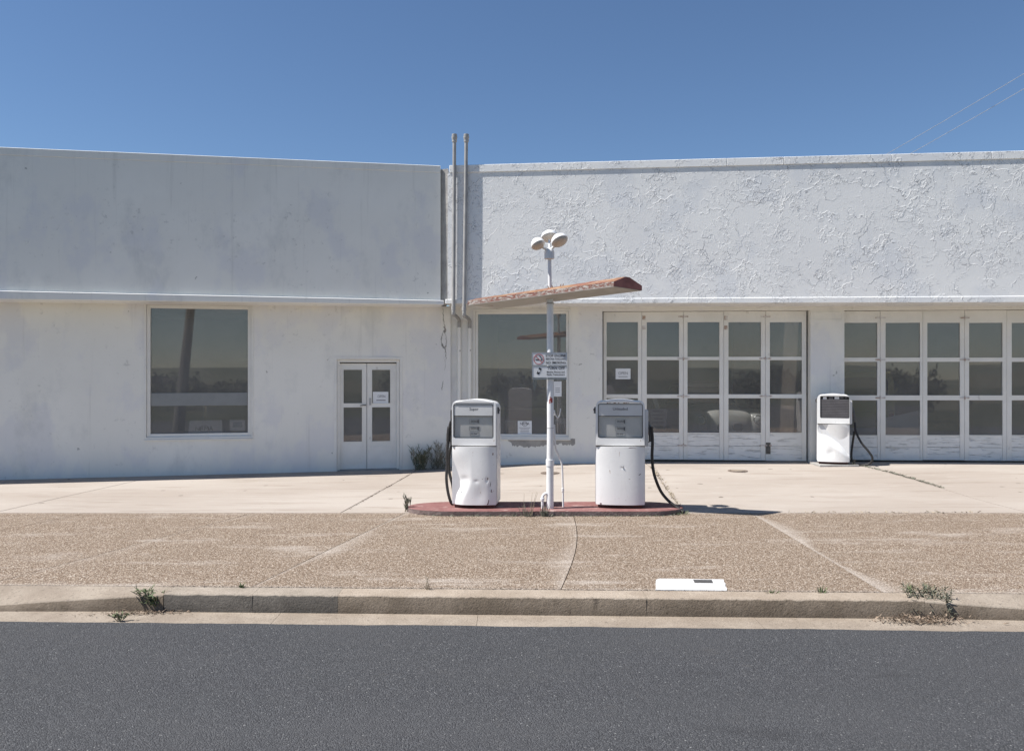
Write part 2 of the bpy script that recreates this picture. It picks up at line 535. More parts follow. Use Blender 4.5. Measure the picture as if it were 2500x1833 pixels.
m.bump(m.noise(25, 4), 0.006)
M_door = m.m
m = Mat('cracked_board_paint', 0.75, 0.2)
c = m.mix(m.rng(m.noise(2.5, 4), 0.4, 0.65), (0.79, 0.785, 0.755), (0.84, 0.83, 0.80))
cr = m.noise(5.0, 6, 0.65, stretch=(0.8, 0.8, 9.0), dist=0.15)
c = m.mix(m.rng(cr, 0.60, 0.64, 0, 0.5), c, (0.30, 0.295, 0.29))
m.col(c)
m.bump(m.rng(cr, 0.56, 0.62, 1, 0), 0.004)
M_boards = m.m
m = Mat('rusty_hinge', 0.8, 0.3)
m.col(m.mix(m.rng(m.noise(14, 5, 0.7), 0.42, 0.6), (0.66, 0.64, 0.62), (0.40, 0.29, 0.23)))
M_hinge = m.m
# --- canopy
m = Mat('rusted_red_roof', 0.85, 0.2)
c = m.mix(m.rng(m.noise(5, 7, 0.7, stretch=(0.4, 1.5, 1)), 0.4, 0.62), (0.19, 0.085, 0.062), (0.27, 0.15, 0.085))
c = m.mix(m.rng(m.noise(9, 6, 0.7, stretch=(0.3, 1.6, 1), loc=(3, 2, 2)), 0.53, 0.6, 0, 0.8), c, (0.42, 0.33, 0.23))
c = m.mix(m.rng(m.noise(2, 3), 0.5, 0.7, 0, 0.5), c, (0.22, 0.085, 0.065))
c = m.mix(m.rng(m.noise(7, 5, 0.7, stretch=(0.25, 2.0, 1), loc=(4, 7, 1)), 0.55, 0.66, 0, 0.7), c, (0.42, 0.27, 0.10))
m.col(c)
m.bump(m.noise(14, 5), 0.01)
M_rust = m.m
m = Mat('peeling_red_white_fascia', 0.8, 0.25)
fl = m.noise(42, 7, 0.78, stretch=(0.4, 0.4, 0.9))
c = m.mix(m.rng(fl, 0.455, 0.53), (0.60, 0.54, 0.48), (0.30, 0.135, 0.105))
m.col(c)
m.bump(m.rng(fl, 0.45, 0.52), 0.003)
M_fascia = m.m
M_redend = simple('dull_red_end', (0.29, 0.125, 0.11), 0.8, 0.2, 8, 0.2)
m = Mat('canopy_underside', 0.8, 0.2)
c = m.mix(m.rng(m.noise(3, 4), 0.4, 0.7), (0.36, 0.345, 0.315), (0.43, 0.41, 0.38))
c = m.mix(m.rng(m.noise(6, 5, 0.7, loc=(1, 3, 0)), 0.66, 0.70, 0, 0.75), c, (0.22, 0.13, 0.10))
m.col(c)
M_under = m.m
M_lens = simple('dusty_lamp_lens', (0.52, 0.46, 0.39), 0.3, 0.12, 14, 0.5)
M_leaf = simple('weed_leaf', (0.15, 0.16, 0.105), 0.7, 0.4, 30)
M_leaf2 = simple('green_weed_leaf', (0.13, 0.165, 0.08), 0.7, 0.35, 30)
M_leafdark = simple('dark_weed_leaf', (0.12, 0.125, 0.09), 0.75, 0.5, 40)
M_leafgrey = simple('grey_green_weed', (0.19, 0.19, 0.145), 0.75, 0.35, 30)
M_dry = simple('dry_stem', (0.30, 0.25, 0.18), 0.8, 0.3, 30)
M_litter = simple('dead_leaf', (0.22, 0.165, 0.12), 0.8, 0.65, 25)
M_int = simple('interior_plaster', (0.50, 0.50, 0.48), 0.85, 0.08, 2)
M_intfloor = simple('interior_floor', (0.20, 0.19, 0.18), 0.8, 0.2, 3)
M_brown = simple('brown_partition', (0.13, 0.105, 0.085), 0.8, 0.2, 3)
M_timber = simple('bare_timber', (0.50, 0.40, 0.28), 0.7, 0.15, 10)
M_cream = simple('cream_van_paint', (0.52, 0.49, 0.24), 0.35, 0.06, 3, 0.5)
M_carwhite = simple('ivory_car_paint', (0.55, 0.55, 0.53), 0.3, 0.06, 3, 0.5)
M_chrome = simple('dull_chrome', (0.55, 0.55, 0.55), 0.25, 0.1, 8, 0.5, 0.9)
M_glassdark = simple('vehicle_glass', (0.05, 0.055, 0.06), 0.08, 0.1, 4, 0.6)
M_bluegrey = simple('pale_blue_plastic', (0.40, 0.58, 0.66), 0.5, 0.06)
m = Mat('thick_white_paint', 0.6, 0.3)
c = m.mix(m.rng(m.noise(14, 6, 0.7), 0.55, 0.75, 0, 0.4), (0.60, 0.595, 0.58), (0.42, 0.385, 0.34))
m.col(c)
m.bump(m.noise(70, 4), 0.004)
M_whitepaint = m.m
M_iron = simple('brown_iron_lid', (0.16, 0.125, 0.10), 0.7, 0.25, 20)
M_bark = simple('bark', (0.17, 0.16, 0.145), 0.9, 0.3, 20)
M_crown = simple('tree_leaves', (0.085, 0.095, 0.055), 0.8, 0.4, 4)
m = Mat('dry_grass_hill', 0.95, 0.1)
m.col(m.mix(m.rng(m.noise(0.02, 5), 0.4, 0.6), (0.13, 0.14, 0.10), (0.10, 0.115, 0.085)))
M_hill = m.m
m = Mat('dry_ground', 0.95, 0.1)
m.col(m.mix(m.rng(m.noise(0.4, 6), 0.4, 0.6), (0.14, 0.13, 0.09), (0.10, 0.105, 0.07)))
M_ground = m.m

m = Mat('green_verge', 0.95, 0.1)
m.col(m.mix(m.rng(m.noise(0.6, 6), 0.4, 0.6), (0.075, 0.078, 0.045), (0.045, 0.055, 0.028)))
M_verge = m.m

# --- dusty window glass: clear pane + reflection + a film of dust
def glassmat(name, dust=0.16, refl=1.0, tint=(0.94, 0.94, 0.935), base=0.02):
    mm = bpy.data.materials.new(name)
    mm.use_nodes = True
    t = mm.node_tree
    t.nodes.remove(t.nodes['Principled BSDF'])
    out = t.nodes['Material Output']
    tr = t.nodes.new('ShaderNodeBsdfTransparent'); tr.inputs[0].default_value = (*tint, 1)
    gl = t.nodes.new('ShaderNodeBsdfGlossy'); gl.inputs['Roughness'].default_value = 0.015; gl.inputs[0].default_value = (0.97, 0.92, 0.89, 1)
    df = t.nodes.new('ShaderNodeBsdfDiffuse'); df.inputs[0].default_value = (0.50, 0.495, 0.48, 1)
    fr = t.nodes.new('ShaderNodeFresnel'); fr.inputs[0].default_value = 1.5
    k = t.nodes.new('ShaderNodeMath'); k.operation = 'MULTIPLY_ADD'; k.inputs[1].default_value = 1.7 * refl; k.inputs[2].default_value = base; k.use_clamp = True
    t.links.new(fr.outputs[0], k.inputs[0])
    tc = t.nodes.new('ShaderNodeTexCoord')
    nz = t.nodes.new('ShaderNodeTexNoise'); nz.inputs['Scale'].default_value = 1.6; nz.inputs['Detail'].default_value = 6
    t.links.new(tc.outputs['Object'], nz.inputs['Vector'])
    mr = t.nodes.new('ShaderNodeMapRange')
    for i, v in enumerate((0.3, 0.7, dust * 0.8, dust * 1.2)): mr.inputs[i + 1].default_value = v
    t.links.new(nz.outputs[0], mr.inputs[0])
    m1 = t.nodes.new('ShaderNodeMixShader'); m2 = t.nodes.new('ShaderNodeMixShader')
    t.links.new(mr.outputs[0], m1.inputs[0]); t.links.new(tr.outputs[0], m1.inputs[1]); t.links.new(df.outputs[0], m1.inputs[2])
    t.links.new(k.outputs[0], m2.inputs[0]); t.links.new(m1.outputs[0], m2.inputs[1]); t.links.new(gl.outputs[0], m2.inputs[2])
    t.links.new(m2.outputs[0], out.inputs[0])
    return mm
M_glass = glassmat('dusty_window_glass', 0.23, 1.05, base=0.012)
M_glass2 = glassmat('garage_door_glass', 0.20, 0.9, base=0.012)

M_pumpglass = glassmat('pump_display_glass', 0.012, 0.25, (0.99, 0.99, 0.99), 0.0)

# ------------------------------------------------------------------ ground, road, footpath, forecourt
WX = [-30, -7.2, -2.06, -1.2, 0.3, 2.5, 7.2, 30]
WZ = [-0.05, -0.018, -0.012, 0.010, 0.077, 0.118, 0.15, 0.20]
def gz(x, y):
    h = float(np.interp(x, WX, WZ))
    t = min(1, max(0, (y - 10.6) / 3.9))
    return h * t * t * (3 - 2 * t)

def sheet(name, pts, z, m, parent=None, kind='structure'):
    bm = bmesh.new()
    bm.faces.new([bm.verts.new((x, y, z)) for x, y in pts])
    o = obj(name, bm, m, parent)
    if kind and parent is None: tag(o, kind=kind)
    return o

bm = bmesh.new()
bm.faces.new([bm.verts.new(p) for p in ((-1500, -1500, -0.6), (1500, -1500, -0.6), (1500, 1500, -0.6), (-1500, 1500, -0.6))])
ground = tag(obj('ground', bm, M_ground), 'dry open ground around the street', None, None, 'structure')

YAW = math.tan(R(1.85))
def ky(x, y0): return y0 - x * YAW          # the kerb line comes nearer to the right

# road (slightly ragged edge lying over the gutter)
bm = bmesh.new()
n = 400
rng = random.Random(3)
top = []
wob = 0
for i in range(n + 1):
    x = -14 + 28 * i / n
    wob = wob * 0.8 + rng.uniform(-0.006, 0.006)
    top.append(bm.verts.new((x, ky(x, 6.185) + wob, -0.142)))
low = [bm.verts.new((v.co.x, v.co.y - 0.02, -0.136)) for v in top]
mid = [bm.verts.new((v.co.x, 3.0, -0.11)) for v in top]
bot = [bm.verts.new((v.co.x, -6.0, -0.14)) for v in top]
for i in range(n):
    for a, b in ((top, low), (low, mid), (mid, bot)):
        bm.faces.new([a[i], b[i], b[i + 1], a[i + 1]])
for s_, i in ((-1, 0), (1, n)):
    e = [bm.verts.new((s_ * 200, v.co.y + (0 if v is bot[i] or v is mid[i] else -(s_ * 186) * 0.0), v.co.z)) for v in (top[i], low[i], mid[i], bot[i])]
    q = (top[i], low[i], mid[i], bot[i])
    for a in range(3):
        bm.faces.new([q[a], q[a + 1], e[a + 1], e[a]])
road = tag(obj('road', bm, M_asph), 'dark grey asphalt road in front of the kerb', None, None, 'structure')
sheet('verge', [(-200, -6.0), (200, -6.0), (200, -60), (-200, -60)], -0.13, M_verge)

# gutter
gut = tag(bpy.data.objects.new('gutter', None), 'pale concrete gutter strip along the kerb', None, None, 'structure')
C.objects.link(gut)
gx = [-14, -8, -4.3, -1.85, -0.27, 1.9, 4.2, 8, 14]
for a, b in zip(gx, gx[1:]):
    bm = bmesh.new()
    a2, b2 = a + 0.0015, b - 0.0015
    k = 12
    for i in range(k):
        xa, xb = a2 + (b2 - a2) * i / k, a2 + (b2 - a2) * (i + 1) / k
        hexa(bm, [(xa, ky(xa, 6.05), -0.30), (xb, ky(xb, 6.05), -0.30), (xb, ky(xb, 6.60), -0.30), (xa, ky(xa, 6.60), -0.30),
                  (xa, ky(xa, 6.05), -0.155), (xb, ky(xb, 6.05), -0.155), (xb, ky(xb, 6.60), -0.146), (xa, ky(xa, 6.60), -0.146)])
    bmesh.ops.remove_doubles(bm, verts=bm.verts[:], dist=1e-5)
    obj('gutter_slab', bm, M_gutter, gut)

# kerb: full-height segments in the middle, low laybacks at both driveways
kerb = tag(bpy.data.objects.new('kerb', None), 'concrete kerb along the footpath edge', None, None, 'structure')
C.objects.link(kerb)
def kerb_piece(x0, x1, hfun, m, jag):
    bm = bmesh.new()
    k = max(4, int((x1 - x0) / 0.035))
    rows = []
    rg = random.Random(int(x0 * 100) + 5)
    for i in range(k + 1):
        x = x0 + (x1 - x0) * i / k
        h = hfun(x)
        j = rg.uniform(-1, 1) * jag
        zt = -0.15 + h
        run = 0.20 + (0.15 - h) * 0.3
        yb = 6.494 if h > 0.12 else 6.44 + 0.05 * h / 0.12
        lip = 0.012
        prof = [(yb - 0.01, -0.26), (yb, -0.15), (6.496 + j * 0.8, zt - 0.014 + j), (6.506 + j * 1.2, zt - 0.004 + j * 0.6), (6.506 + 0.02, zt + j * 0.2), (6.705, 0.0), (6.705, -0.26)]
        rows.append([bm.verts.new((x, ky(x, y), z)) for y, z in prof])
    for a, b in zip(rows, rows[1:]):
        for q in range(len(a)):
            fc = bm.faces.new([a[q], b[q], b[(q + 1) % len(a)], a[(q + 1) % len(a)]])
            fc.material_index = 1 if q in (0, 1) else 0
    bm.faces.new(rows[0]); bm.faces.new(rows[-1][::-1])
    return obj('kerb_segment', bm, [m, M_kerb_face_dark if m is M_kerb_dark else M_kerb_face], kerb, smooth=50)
full = lambda x: 0.15
cuts = [(-2.80, -2.0815, M_kerb_dark), (-2.0795, -1.3915, M_kerb_dark), (-1.3895, 1.059, M_kerb), (1.061, 3.22, M_kerb)]
for a, b, mm in cuts:
    kerb_piece(a, b, full, mm, 0.004)
lay_l = lambda x: 0.035 + 0.105 * max(0, min(1, (x + 4.3) / 1.45)) ** 0.8
lay_r = lambda x: 0.035 + 0.105 * max(0, min(1, (4.7 - x) / 1.45)) ** 0.8
kerb_piece(-9.0, -2.806, lay_l, M_gutter, 0.001)
kerb_piece(3.223, 9.0, lay_r, M_gutter, 0.001)

# footpath of exposed aggregate: panels between joints (joint lines as measured: x at the far edge, x at the kerb)
path = tag(bpy.data.objects.new('footpath', None), 'exposed aggregate footpath panels between kerb and forecourt', None, None, 'structure')
C.objects.link(path)
FAR = 10.44
joints = [(-9.2, -10.4), (-5.4, -6.5), (-3.30, -4.40), (-1.36, -2.16), (0.775, 0.40), (3.04, 3.00), (5.2, 5.6), (7.6, 8.4), (9.8, 11)]
worn_side = {3: 0.55, 4: -0.6, 5: 0.85, 2: 0.25}
def jx(j, t):
    a, b = joints[j]
    x = a + (b - a) * t
    if j == 4: x += 0.10 * math.sin(math.pi * t) * 0.9
    return x
for j in range(len(joints) - 1):
    bm = bmesh.new()
    wl = bm.verts.layers.float.new('worn')
    nx, ny = 56, 90
    g = []
    rg = random.Random(j)
    for iy in range(ny + 1):
        t = iy / ny
        row = []
        for ix in range(nx + 1):
            s_ = ix / nx
            xl, xr = jx(j, t) + 0.004, jx(j + 1, t) - 0.004
            x = xl + (xr - xl) * s_
            y = FAR + (ky(x, 6.715) - FAR) * t
            v = bm.verts.new((x, y, 0.0))
            w_ = 0
            if worn_side.get(j, 0) > 0: w_ = max(w_, worn_side[j] * max(0, 1 - (x - xl) / (0.13 + 0.12 * math.sin(t * 9 + j))))
            if worn_side.get(j + 1, 0) < 0: w_ = max(w_, -worn_side[j + 1] * max(0, 1 - (xr - x) / (0.16 + 0.10 * math.sin(t * 11))) * (0.3 + 0.7 * t))
            w_ = max(w_, 0.5 * max(0, 1 - (y - ky(x, 6.715)) / 0.06), 0.35 * max(0, 1 - (FAR - y) / 0.12))
            v[wl] = w_
            row.append(v)
        g.append(row)
    for iy in range(ny):
        for ix in range(nx):
            bm.faces.new([g[iy][ix], g[iy + 1][ix], g[iy + 1][ix + 1], g[iy][ix + 1]])
    rim = [g[0][i] for i in range(nx + 1)] + [g[i][nx] for i in range(1, ny + 1)] + [g[ny][i] for i in range(nx - 1, -1, -1)] + [g[i][0] for i in range(ny - 1, 0, -1)]
    dn = [bm.verts.new(v.co - Vector((0, 0, 0.05))) for v in rim]
    for i in range(len(rim)):
        bm.faces.new([rim[i], rim[(i + 1) % len(rim)], dn[(i + 1) % len(rim)], dn[i]])
    obj('footpath_panel', bm, M_agg, path)
sheet('joint_bed', [(-12, ky(-12, 6.7)), (12, ky(12, 6.7)), (12, 10.46), (-12, 10.46)], -0.03, M_dark, path, None)

# forecourt slabs
fore = tag(bpy.data.objects.new('forecourt', None), 'sunlit concrete forecourt slabs in front of the building', None, None, 'structure')
C.objects.link(fore)
fj = [(-16, -16), (-6.6, -6.2), (-2.17, -1.78), (2.22, 2.48), (6.6, 6.2), (11, 10.5), (18, 18)]
for (a0, a1), (b0, b1) in zip(fj, fj[1:]):
    bm = bmesh.new()
    nx, ny = 26, 40
    g = []
    for iy in range(ny + 1):
        t = iy / ny
        y = 10.45 + (17.2 - 10.45) * t
        s1 = min(1, (y - 10.6) / 4.3)
        row = []
        for ix in range(nx + 1):
            xl, xr = a0 + (a1 - a0) * s1 + 0.008, b0 + (b1 - b0) * s1 - 0.008
            if ix == 0: xl += rng.uniform(-.004, .004)
            x = xl + (xr - xl) * ix / nx
            row.append(bm.verts.new((x, y, gz(x, y))))
        g.append(row)
    for iy in range(ny):
        for ix in range(nx):
            bm.faces.new([g[iy][ix], g[iy][ix + 1], g[iy + 1][ix + 1], g[iy + 1][ix]])
    rim = [g[0][i] for i in range(nx + 1)] + [g[i][nx] for i in range(1, ny + 1)] + [g[ny][i] for i in range(nx - 1, -1, -1)] + [g[i][0] for i in range(ny - 1, 0, -1)]
    dn = [bm.verts.new(v.co - Vector((0, 0, 0.06))) for v in rim]
    for i in range(len(rim)):
        bm.faces.new([rim[i], rim[(i + 1) % len(rim)], dn[(i + 1) % len(rim)], dn[i]])
    obj('concrete_slab', bm, M_conc, fore)
bm = bmesh.new()
for i in range(60):
    xa, xb = -16 + 34 * i / 60, -16 + 34 * (i + 1) / 60
    for k in range(10):
        ya, yb = 10.4 + 6.8 * k / 10, 10.4 + 6.8 * (k + 1) / 10
        bm.faces.new([bm.verts.new((x, y, gz(x, y) - 0.03)) for x, y in ((xa, ya), (xb, ya), (xb, yb), (xa, yb))])
obj('joint_bed', bm, M_dark, fore)

# ------------------------------------------------------------------ the two wings of the building
LL = Wall((-1.205, 14.88), (5.62, 1.23))      # front line of the left ledge
RL = Wall((-1.205, 14.87), (8.355, -0.57))    # front line of the right ledge
LF, RF = LL.shift(-0.08), RL.shift(-0.012)     # upper walls
LW, RW = LL.shift(-0.62), RL.shift(-0.72)     # lower walls
RD = RL.shift(-0.87)                          # folding doors

shop = thing('shop_building', (-5, 15, 0), 'left wing with plain grey-white render, one big window and a low double door', 'building')
work = thing('workshop_building', (3, 16, 0), 'right wing with flaking white upper wall over a shop window and folding garage doors', 'building')

# --- left wing
uL0, uL1 = -13.5, LF.u(1075.5)
def lin(w, a, b):
    (ua, za), (ub, zb) = a, b
    return lambda u: za + (zb - za) * (u - ua) / (ub - ua)
lb = lin(LL, (LL.u(250), LL.z(250, 733.5)), (LL.u(1083), LL.z(1083, 744)))
lt = lin(LL, (LL.u(250), LL.z(250, 715)), (LL.u(1075), LL.z(1075, 733)))
pt = lin(LF, (LF.u(250), LF.z(250, 370)), (LF.u(1075), LF.z(1075, 405)))
bm = bmesh.new()
LF.box(bm, uL0, uL1, -0.22, 0, (lt(uL0) - 0.05, lt(uL1) - 0.05), (pt(uL0) - 0.13, pt(uL1) - 0.13))
up = obj('upper_wall', bm, M_shop, shop)
bm = bmesh.new()
LF.box(bm, uL0, uL1, -0.24, 0.006, (pt(uL0) - 0.128, pt(uL1) - 0.128), (pt(uL0), pt(uL1)))
obj('parapet_cap', bm, M_shop, up, bevel=0.006)
uLe = LL.u(1083.5)
bm = bmesh.new()
LL.box(bm, uL0, uLe, -0.9, 0, (lb(uL0), lb(uLe)), (lt(uL0), lt(uLe)))
obj('ledge', bm, M_shop, shop, bevel=0.008)
LWend = LW.u(1100)
dz0 = -0.02
winL = (LW.u(357), LW.u(613.5), LW.z(480, 1066.5), LW.z(480, 745))
dorL = (LW.u(822.5), LW.u(976), -0.4, LW.z(900, 877.5))
bm = bmesh.new()
LW.holes(bm, uL0, LWend, -0.4, 3.06, [winL, dorL], 0.22)
obj('lower_wall', bm, M_shop, shop)
# window
def frame4(bm, w, u0, u1, z0, z1, t, o0, o1):
    w.box(bm, u0, u0 + t, o0, o1, z0, z1)
    w.box(bm, u1 - t, u1, o0, o1, z0, z1)
    w.box(bm, u0 + t, u1 - t, o0, o1, z1 - t, z1)
    w.box(bm, u0 + t, u1 - t, o0, o1, z0, z0 + t)
def window(w, h, parent, t=0.06, gm=None, label=None):
    bm = bmesh.new()
    frame4(bm, w, h[0] + .002, h[1] - .002, h[2] + .002, h[3] - .002, t, -0.10, -0.025)
    fr = obj('window', bm, M_door, parent, bevel=0.003)
    bm = bmesh.new()
    frame4(bm, w, h[0] - 0.035, h[1] + 0.035, h[2] - 0.03, h[3] + 0.035, 0.034, 0.0, 0.012)
    obj('window_trim', bm, M_door, fr, bevel=0.002)
    bm = bmesh.new()
    w.box(bm, h[0] + t, h[1] - t, -0.066, -0.06, h[2] + t, h[3] - t)
    obj('glass_pane', bm, gm or M_glass, fr)
    bm = bmesh.new()
    w.box(bm, h[0] - 0.03, h[1] + 0.03, -0.02, 0.03, h[2] - 0.055, h[2] - 0.031)
    obj('sill', bm, M_door, fr, bevel=0.003)
    return fr
window(LW, winL, shop)
# double door
bm = bmesh.new()
frame4(bm, LW, dorL[0] + .002, dorL[1] - .002, -0.3, dorL[3] - .002, 0.05, -0.14, -0.03)
obj('door_frame', bm, M_door, shop, bevel=0.003)
bm = bmesh.new()
frame4(bm, LW, dorL[0] - 0.05, dorL[1] + 0.05, -0.3, dorL[3] + 0.05, 0.049, 0, 0.012)
obj('door_trim', bm, M_door, shop, bevel=0.002)
zr = lambda py: LW.z(900, py)
DO = -0.09
def leaf(px0, px1, pa, pb, parent):
    bm = bmesh.new()
    u0, u1 = LW.u(px0), LW.u(px1)
    ga, gb = LW.u(pa), LW.u(pb)
    hs = [(ga, gb, zr(984.4), zr(902.5)), (ga, gb, zr(1078), zr(994.5))]
    w = LW.shift(DO)
    w.holes(bm, u0, u1, 0.012, zr(887), hs, 0.04)
    lf = obj('door_leaf', bm, M_door, parent)
    for h in hs:
        bm = bmesh.new()
        w.box(bm, h[0], h[1], -0.024, -0.02, h[2], h[3])
        obj('glass_pane', bm, M_glass2, lf)
        bm = bmesh.new()
        frame4(bm, w, h[0] - 0.012, h[1] + 0.012, h[2] - 0.012, h[3] + 0.012, 0.0115, 0, 0.006)
        obj('glazing_bead', bm, M_door, lf)
    bm = bmesh.new()
    w.box(bm, u0 + 0.09, u1 - 0.09, 0.0, 0.006, 0.12, zr(1078) - 0.09)
    obj('bottom_panel', bm, M_door, lf, bevel=0.003)
    return lf
l1 = leaf(827, 895.4, 839, 884, shop)
l2 = leaf(896.6, 970.5, 909, 953.4, shop)
w = LW.shift(DO)
bm = bmesh.new()
u_ = LW.u(893)
tube(bm, [w.pt(u_, 0.0, zr(989)), w.pt(u_, 0.045, zr(989)), w.pt(u_ - 0.04, 0.05, zr(989)), w.pt(u_ - 0.10, 0.05, zr(990))], 0.009, 8)
obj('door_handle', bm, M_darkmetal, l1, smooth=60)
bm = bmesh.new()
w.box(bm, LW.u(902), LW.u(906.5), 0, 0.012, zr(989), zr(972))
obj('lock_plate', bm, M_alu, l2, bevel=0.002)
bm = bmesh.new()
LW.box(bm, dorL[0] + 0.01, dorL[1] - 0.01, -0.2, 0.0, -0.2, 0.006)
obj('door_step', bm, M_cement, shop)
# wall cracks at the corner
def crack(pxs, w, parent, wid, off=0.002, m=None):
    bm = bmesh.new()
    rg = random.Random(len(pxs) * 7 + int(pxs[0][1]))
    pts = []
    for (x0, y0), (x1, y1) in zip(pxs, pxs[1:]):
        n = max(2, int(abs(y1 - y0) / 3))
        for i in range(n):
            t = i / n
            pts.append((x0 + (x1 - x0) * t + rg.uniform(-1, 1) * 0.9, y0 + (y1 - y0) * t))
    pts.append(pxs[-1])
    prev = None
    for i, (x, y) in enumerate(pts):
        k = math.sin(math.pi * min(1, (i + 0.4) / len(pts))) ** 0.5
        hw = wid * k * rg.uniform(0.4, 1.0) / 2
        u = w.u(x); z = w.z(x, y)
        a, b = bm.verts.new(w.pt(u - hw, off, z)), bm.verts.new(w.pt(u + hw, off, z))
        if prev: bm.faces.new([prev[0], prev[1], b, a])
        prev = (a, b)
    return obj('crack', bm, m or M_cement, parent)
crack([(1081, 752), (1082, 775), (1086, 800), (1085, 815)], LW, shop, 0.020)
crack([(1084, 805), (1078, 822), (1077, 835), (1085, 852)], LW, shop, 0.022)
crack([(1086, 810), (1090, 830), (1089, 846), (1086, 862)], LW, shop, 0.018)
crack([(1079, 838), (1083, 850), (1089, 843)], LW, shop, 0.05)
crack([(1085, 848), (1089, 862), (1089, 880)], LW, shop, 0.02)
crack([(1082, 930), (1080, 940), (1079, 952)], LW, shop, 0.03)
crack([(1083, 870), (1088, 890), (1085, 905)], LW, shop, 0.008)
crack([(1084, 797), (1087, 803), (1086, 812)], LW, shop, 0.06)

# --- right wing
uR0, uR1 = RF.u(1093), 17.0
rb = lin(RL, (RL.u(1366), RL.z(1366, 741)), (RL.u(2250), RL.z(2250, 739)))
rt_ = lin(RL, (RL.u(1473), RL.z(1473, 728.5)), (RL.u(2250), RL.z(2250, 724)))
rp = lin(RF, (RF.u(1095), RF.z(1095, 404.5)), (RF.u(2250), RF.z(2250, 375)))
def relief_wall(u0, u1, zb, zt):
    """upper wall as a fine grid so the render is gently uneven"""
    bm = bmesh.new()
    nx, nz = 200, 46
    rs = np.random.RandomState(4)
    ph = rs.uniform(0, 6.28, (14, 2)); fr = rs.uniform(0.6, 6.0, (14, 2)) * rs.choice([-1, 1], (14, 2))
    g = []
    for j in range(nz + 1):
        row = []
        for i in range(nx + 1):
            u = u0 + (u1 - u0) * i / nx
            z = zb(u) + (zt(u) - zb(u)) * j / nz
            d = sum(math.sin(fr[k, 0] * u + fr[k, 1] * z + ph[k, 0]) / (1 + abs(fr[k, 0]) + abs(fr[k, 1])) for k in range(14)) * 0.0016
            edge = min(1, 6 * min(j, nz - j) / nz) * min(1, 12 * min(i, nx - i) / nx)
            row.append(bm.verts.new(RF.pt(u, d * edge - 0.004 * edge, z)))
        g.append(row)
    for j in range(nz):
        for i in range(nx):
            bm.faces.new([g[j][i], g[j][i + 1], g[j + 1][i + 1], g[j + 1][i]])
    rim = [g[0][i] for i in range(nx + 1)] + [g[j][nx] for j in range(1, nz + 1)] + [g[nz][i] for i in range(nx - 1, -1, -1)] + [g[j][0] for j in range(nz - 1, 0, -1)]
    off = Vector((-RF.n.x * 0.22, -RF.n.y * 0.22, 0))
    bk = [bm.verts.new(v.co + off) for v in rim]
    for i in range(len(rim)):
        bm.faces.new([rim[i], rim[(i + 1) % len(rim)], bk[(i + 1) % len(rim)], bk[i]])
    bm.faces.new(bk)
    return bm
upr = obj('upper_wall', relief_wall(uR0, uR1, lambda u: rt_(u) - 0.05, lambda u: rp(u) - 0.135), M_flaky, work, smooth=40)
capx = [1097, 1774, 1913, 2176, 2420]
cu = [RF.u(x) for x in capx] + [uR1]
for a, b in zip(cu, cu[1:]):
    bm = bmesh.new()
    RF.box(bm, a + 0.002, b - 0.002, -0.24, 0.016, (rp(a) - 0.137, rp(b) - 0.137), (rp(a), rp(b)))
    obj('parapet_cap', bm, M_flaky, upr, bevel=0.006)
uRs = RL.u(1087)
bm = bmesh.new()
RL.box(bm, uRs, uR1, -1.0, 0, (rb(uRs), rb(uR1)), (rt_(uRs), rt_(uR1)))
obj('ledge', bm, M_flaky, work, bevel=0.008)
# grey cement strip closing the gap between the wings
pa, pb = LF.pt(LF.u(1075.5), -0.05, 0), RF.pt(RF.u(1093), -0.05, 0)
bm = bmesh.new()
zt1 = P(1084, 411, 14.9).z
hexa(bm, [(pa.x, pa.y, 3.05), (pb.x, pb.y, 3.05), (pb.x, pb.y + 0.2, 3.05), (pa.x, pa.y + 0.2, 3.05), (pa.x, pa.y, zt1), (pb.x, pb.y, zt1), (pb.x, pb.y + 0.2, zt1), (pa.x, pa.y + 0.2, zt1)])
obj('cement_joint', bm, M_cement, work)
RWs = RW.u(1100)
winR = (RW.u(1160), RW.u(1389), RW.z(1280, 1066.5), RW.z(1280, 759.5))
d1 = (RW.u(1471), RW.u(1979), -0.4, RW.z(1700, 758))
d2 = (RW.u(2061.5), RW.u(2572), -0.4, RW.z(2250, 756))
bm = bmesh.new()
RW.holes(bm, RWs, uR1, -0.4, 3.07, [winR, d1, d2], 0.24)
obj('lower_wall', bm, M_shop, work)
window(RW, winR, work, 0.05)
# bare cement patch under the window
bm = bmesh.new()
rg = random.Random(11)
topv, botv = [], []
for i in range(60):
    t = i / 59
    x = 1240 + (1404 - 1240) * t
    ya = 1070 + rg.uniform(-1, 1) + (3 * (1 - t) if t < .1 else 0)
    yb = 1086 + 5 * math.sin(t * 5) + rg.uniform(-2.5, 2.5) + (4 if t > .8 else 0)
    if t < 0.06: yb = 1076 + t * 100
    topv.append(bm.verts.new(RW.pt(RW.u(x), 0.003, RW.z(1320, ya))))
    botv.append(bm.verts.new(RW.pt(RW.u(x), 0.003, RW.z(1320, yb))))
for i in range(59):
    bm.faces.new([topv[i], topv[i + 1], botv[i + 1], botv[i]])
obj('cement_patch', bm, M_cement, work)
# small notch panel at the pillar head
bm = bmesh.new()
frame4(bm, RW, RW.u(1984), RW.u(2056), RW.z(2020, 781), RW.z(2020, 761), 0.008, 0.0, 0.006)
obj('pillar_head_trim', bm, M_shop, work)

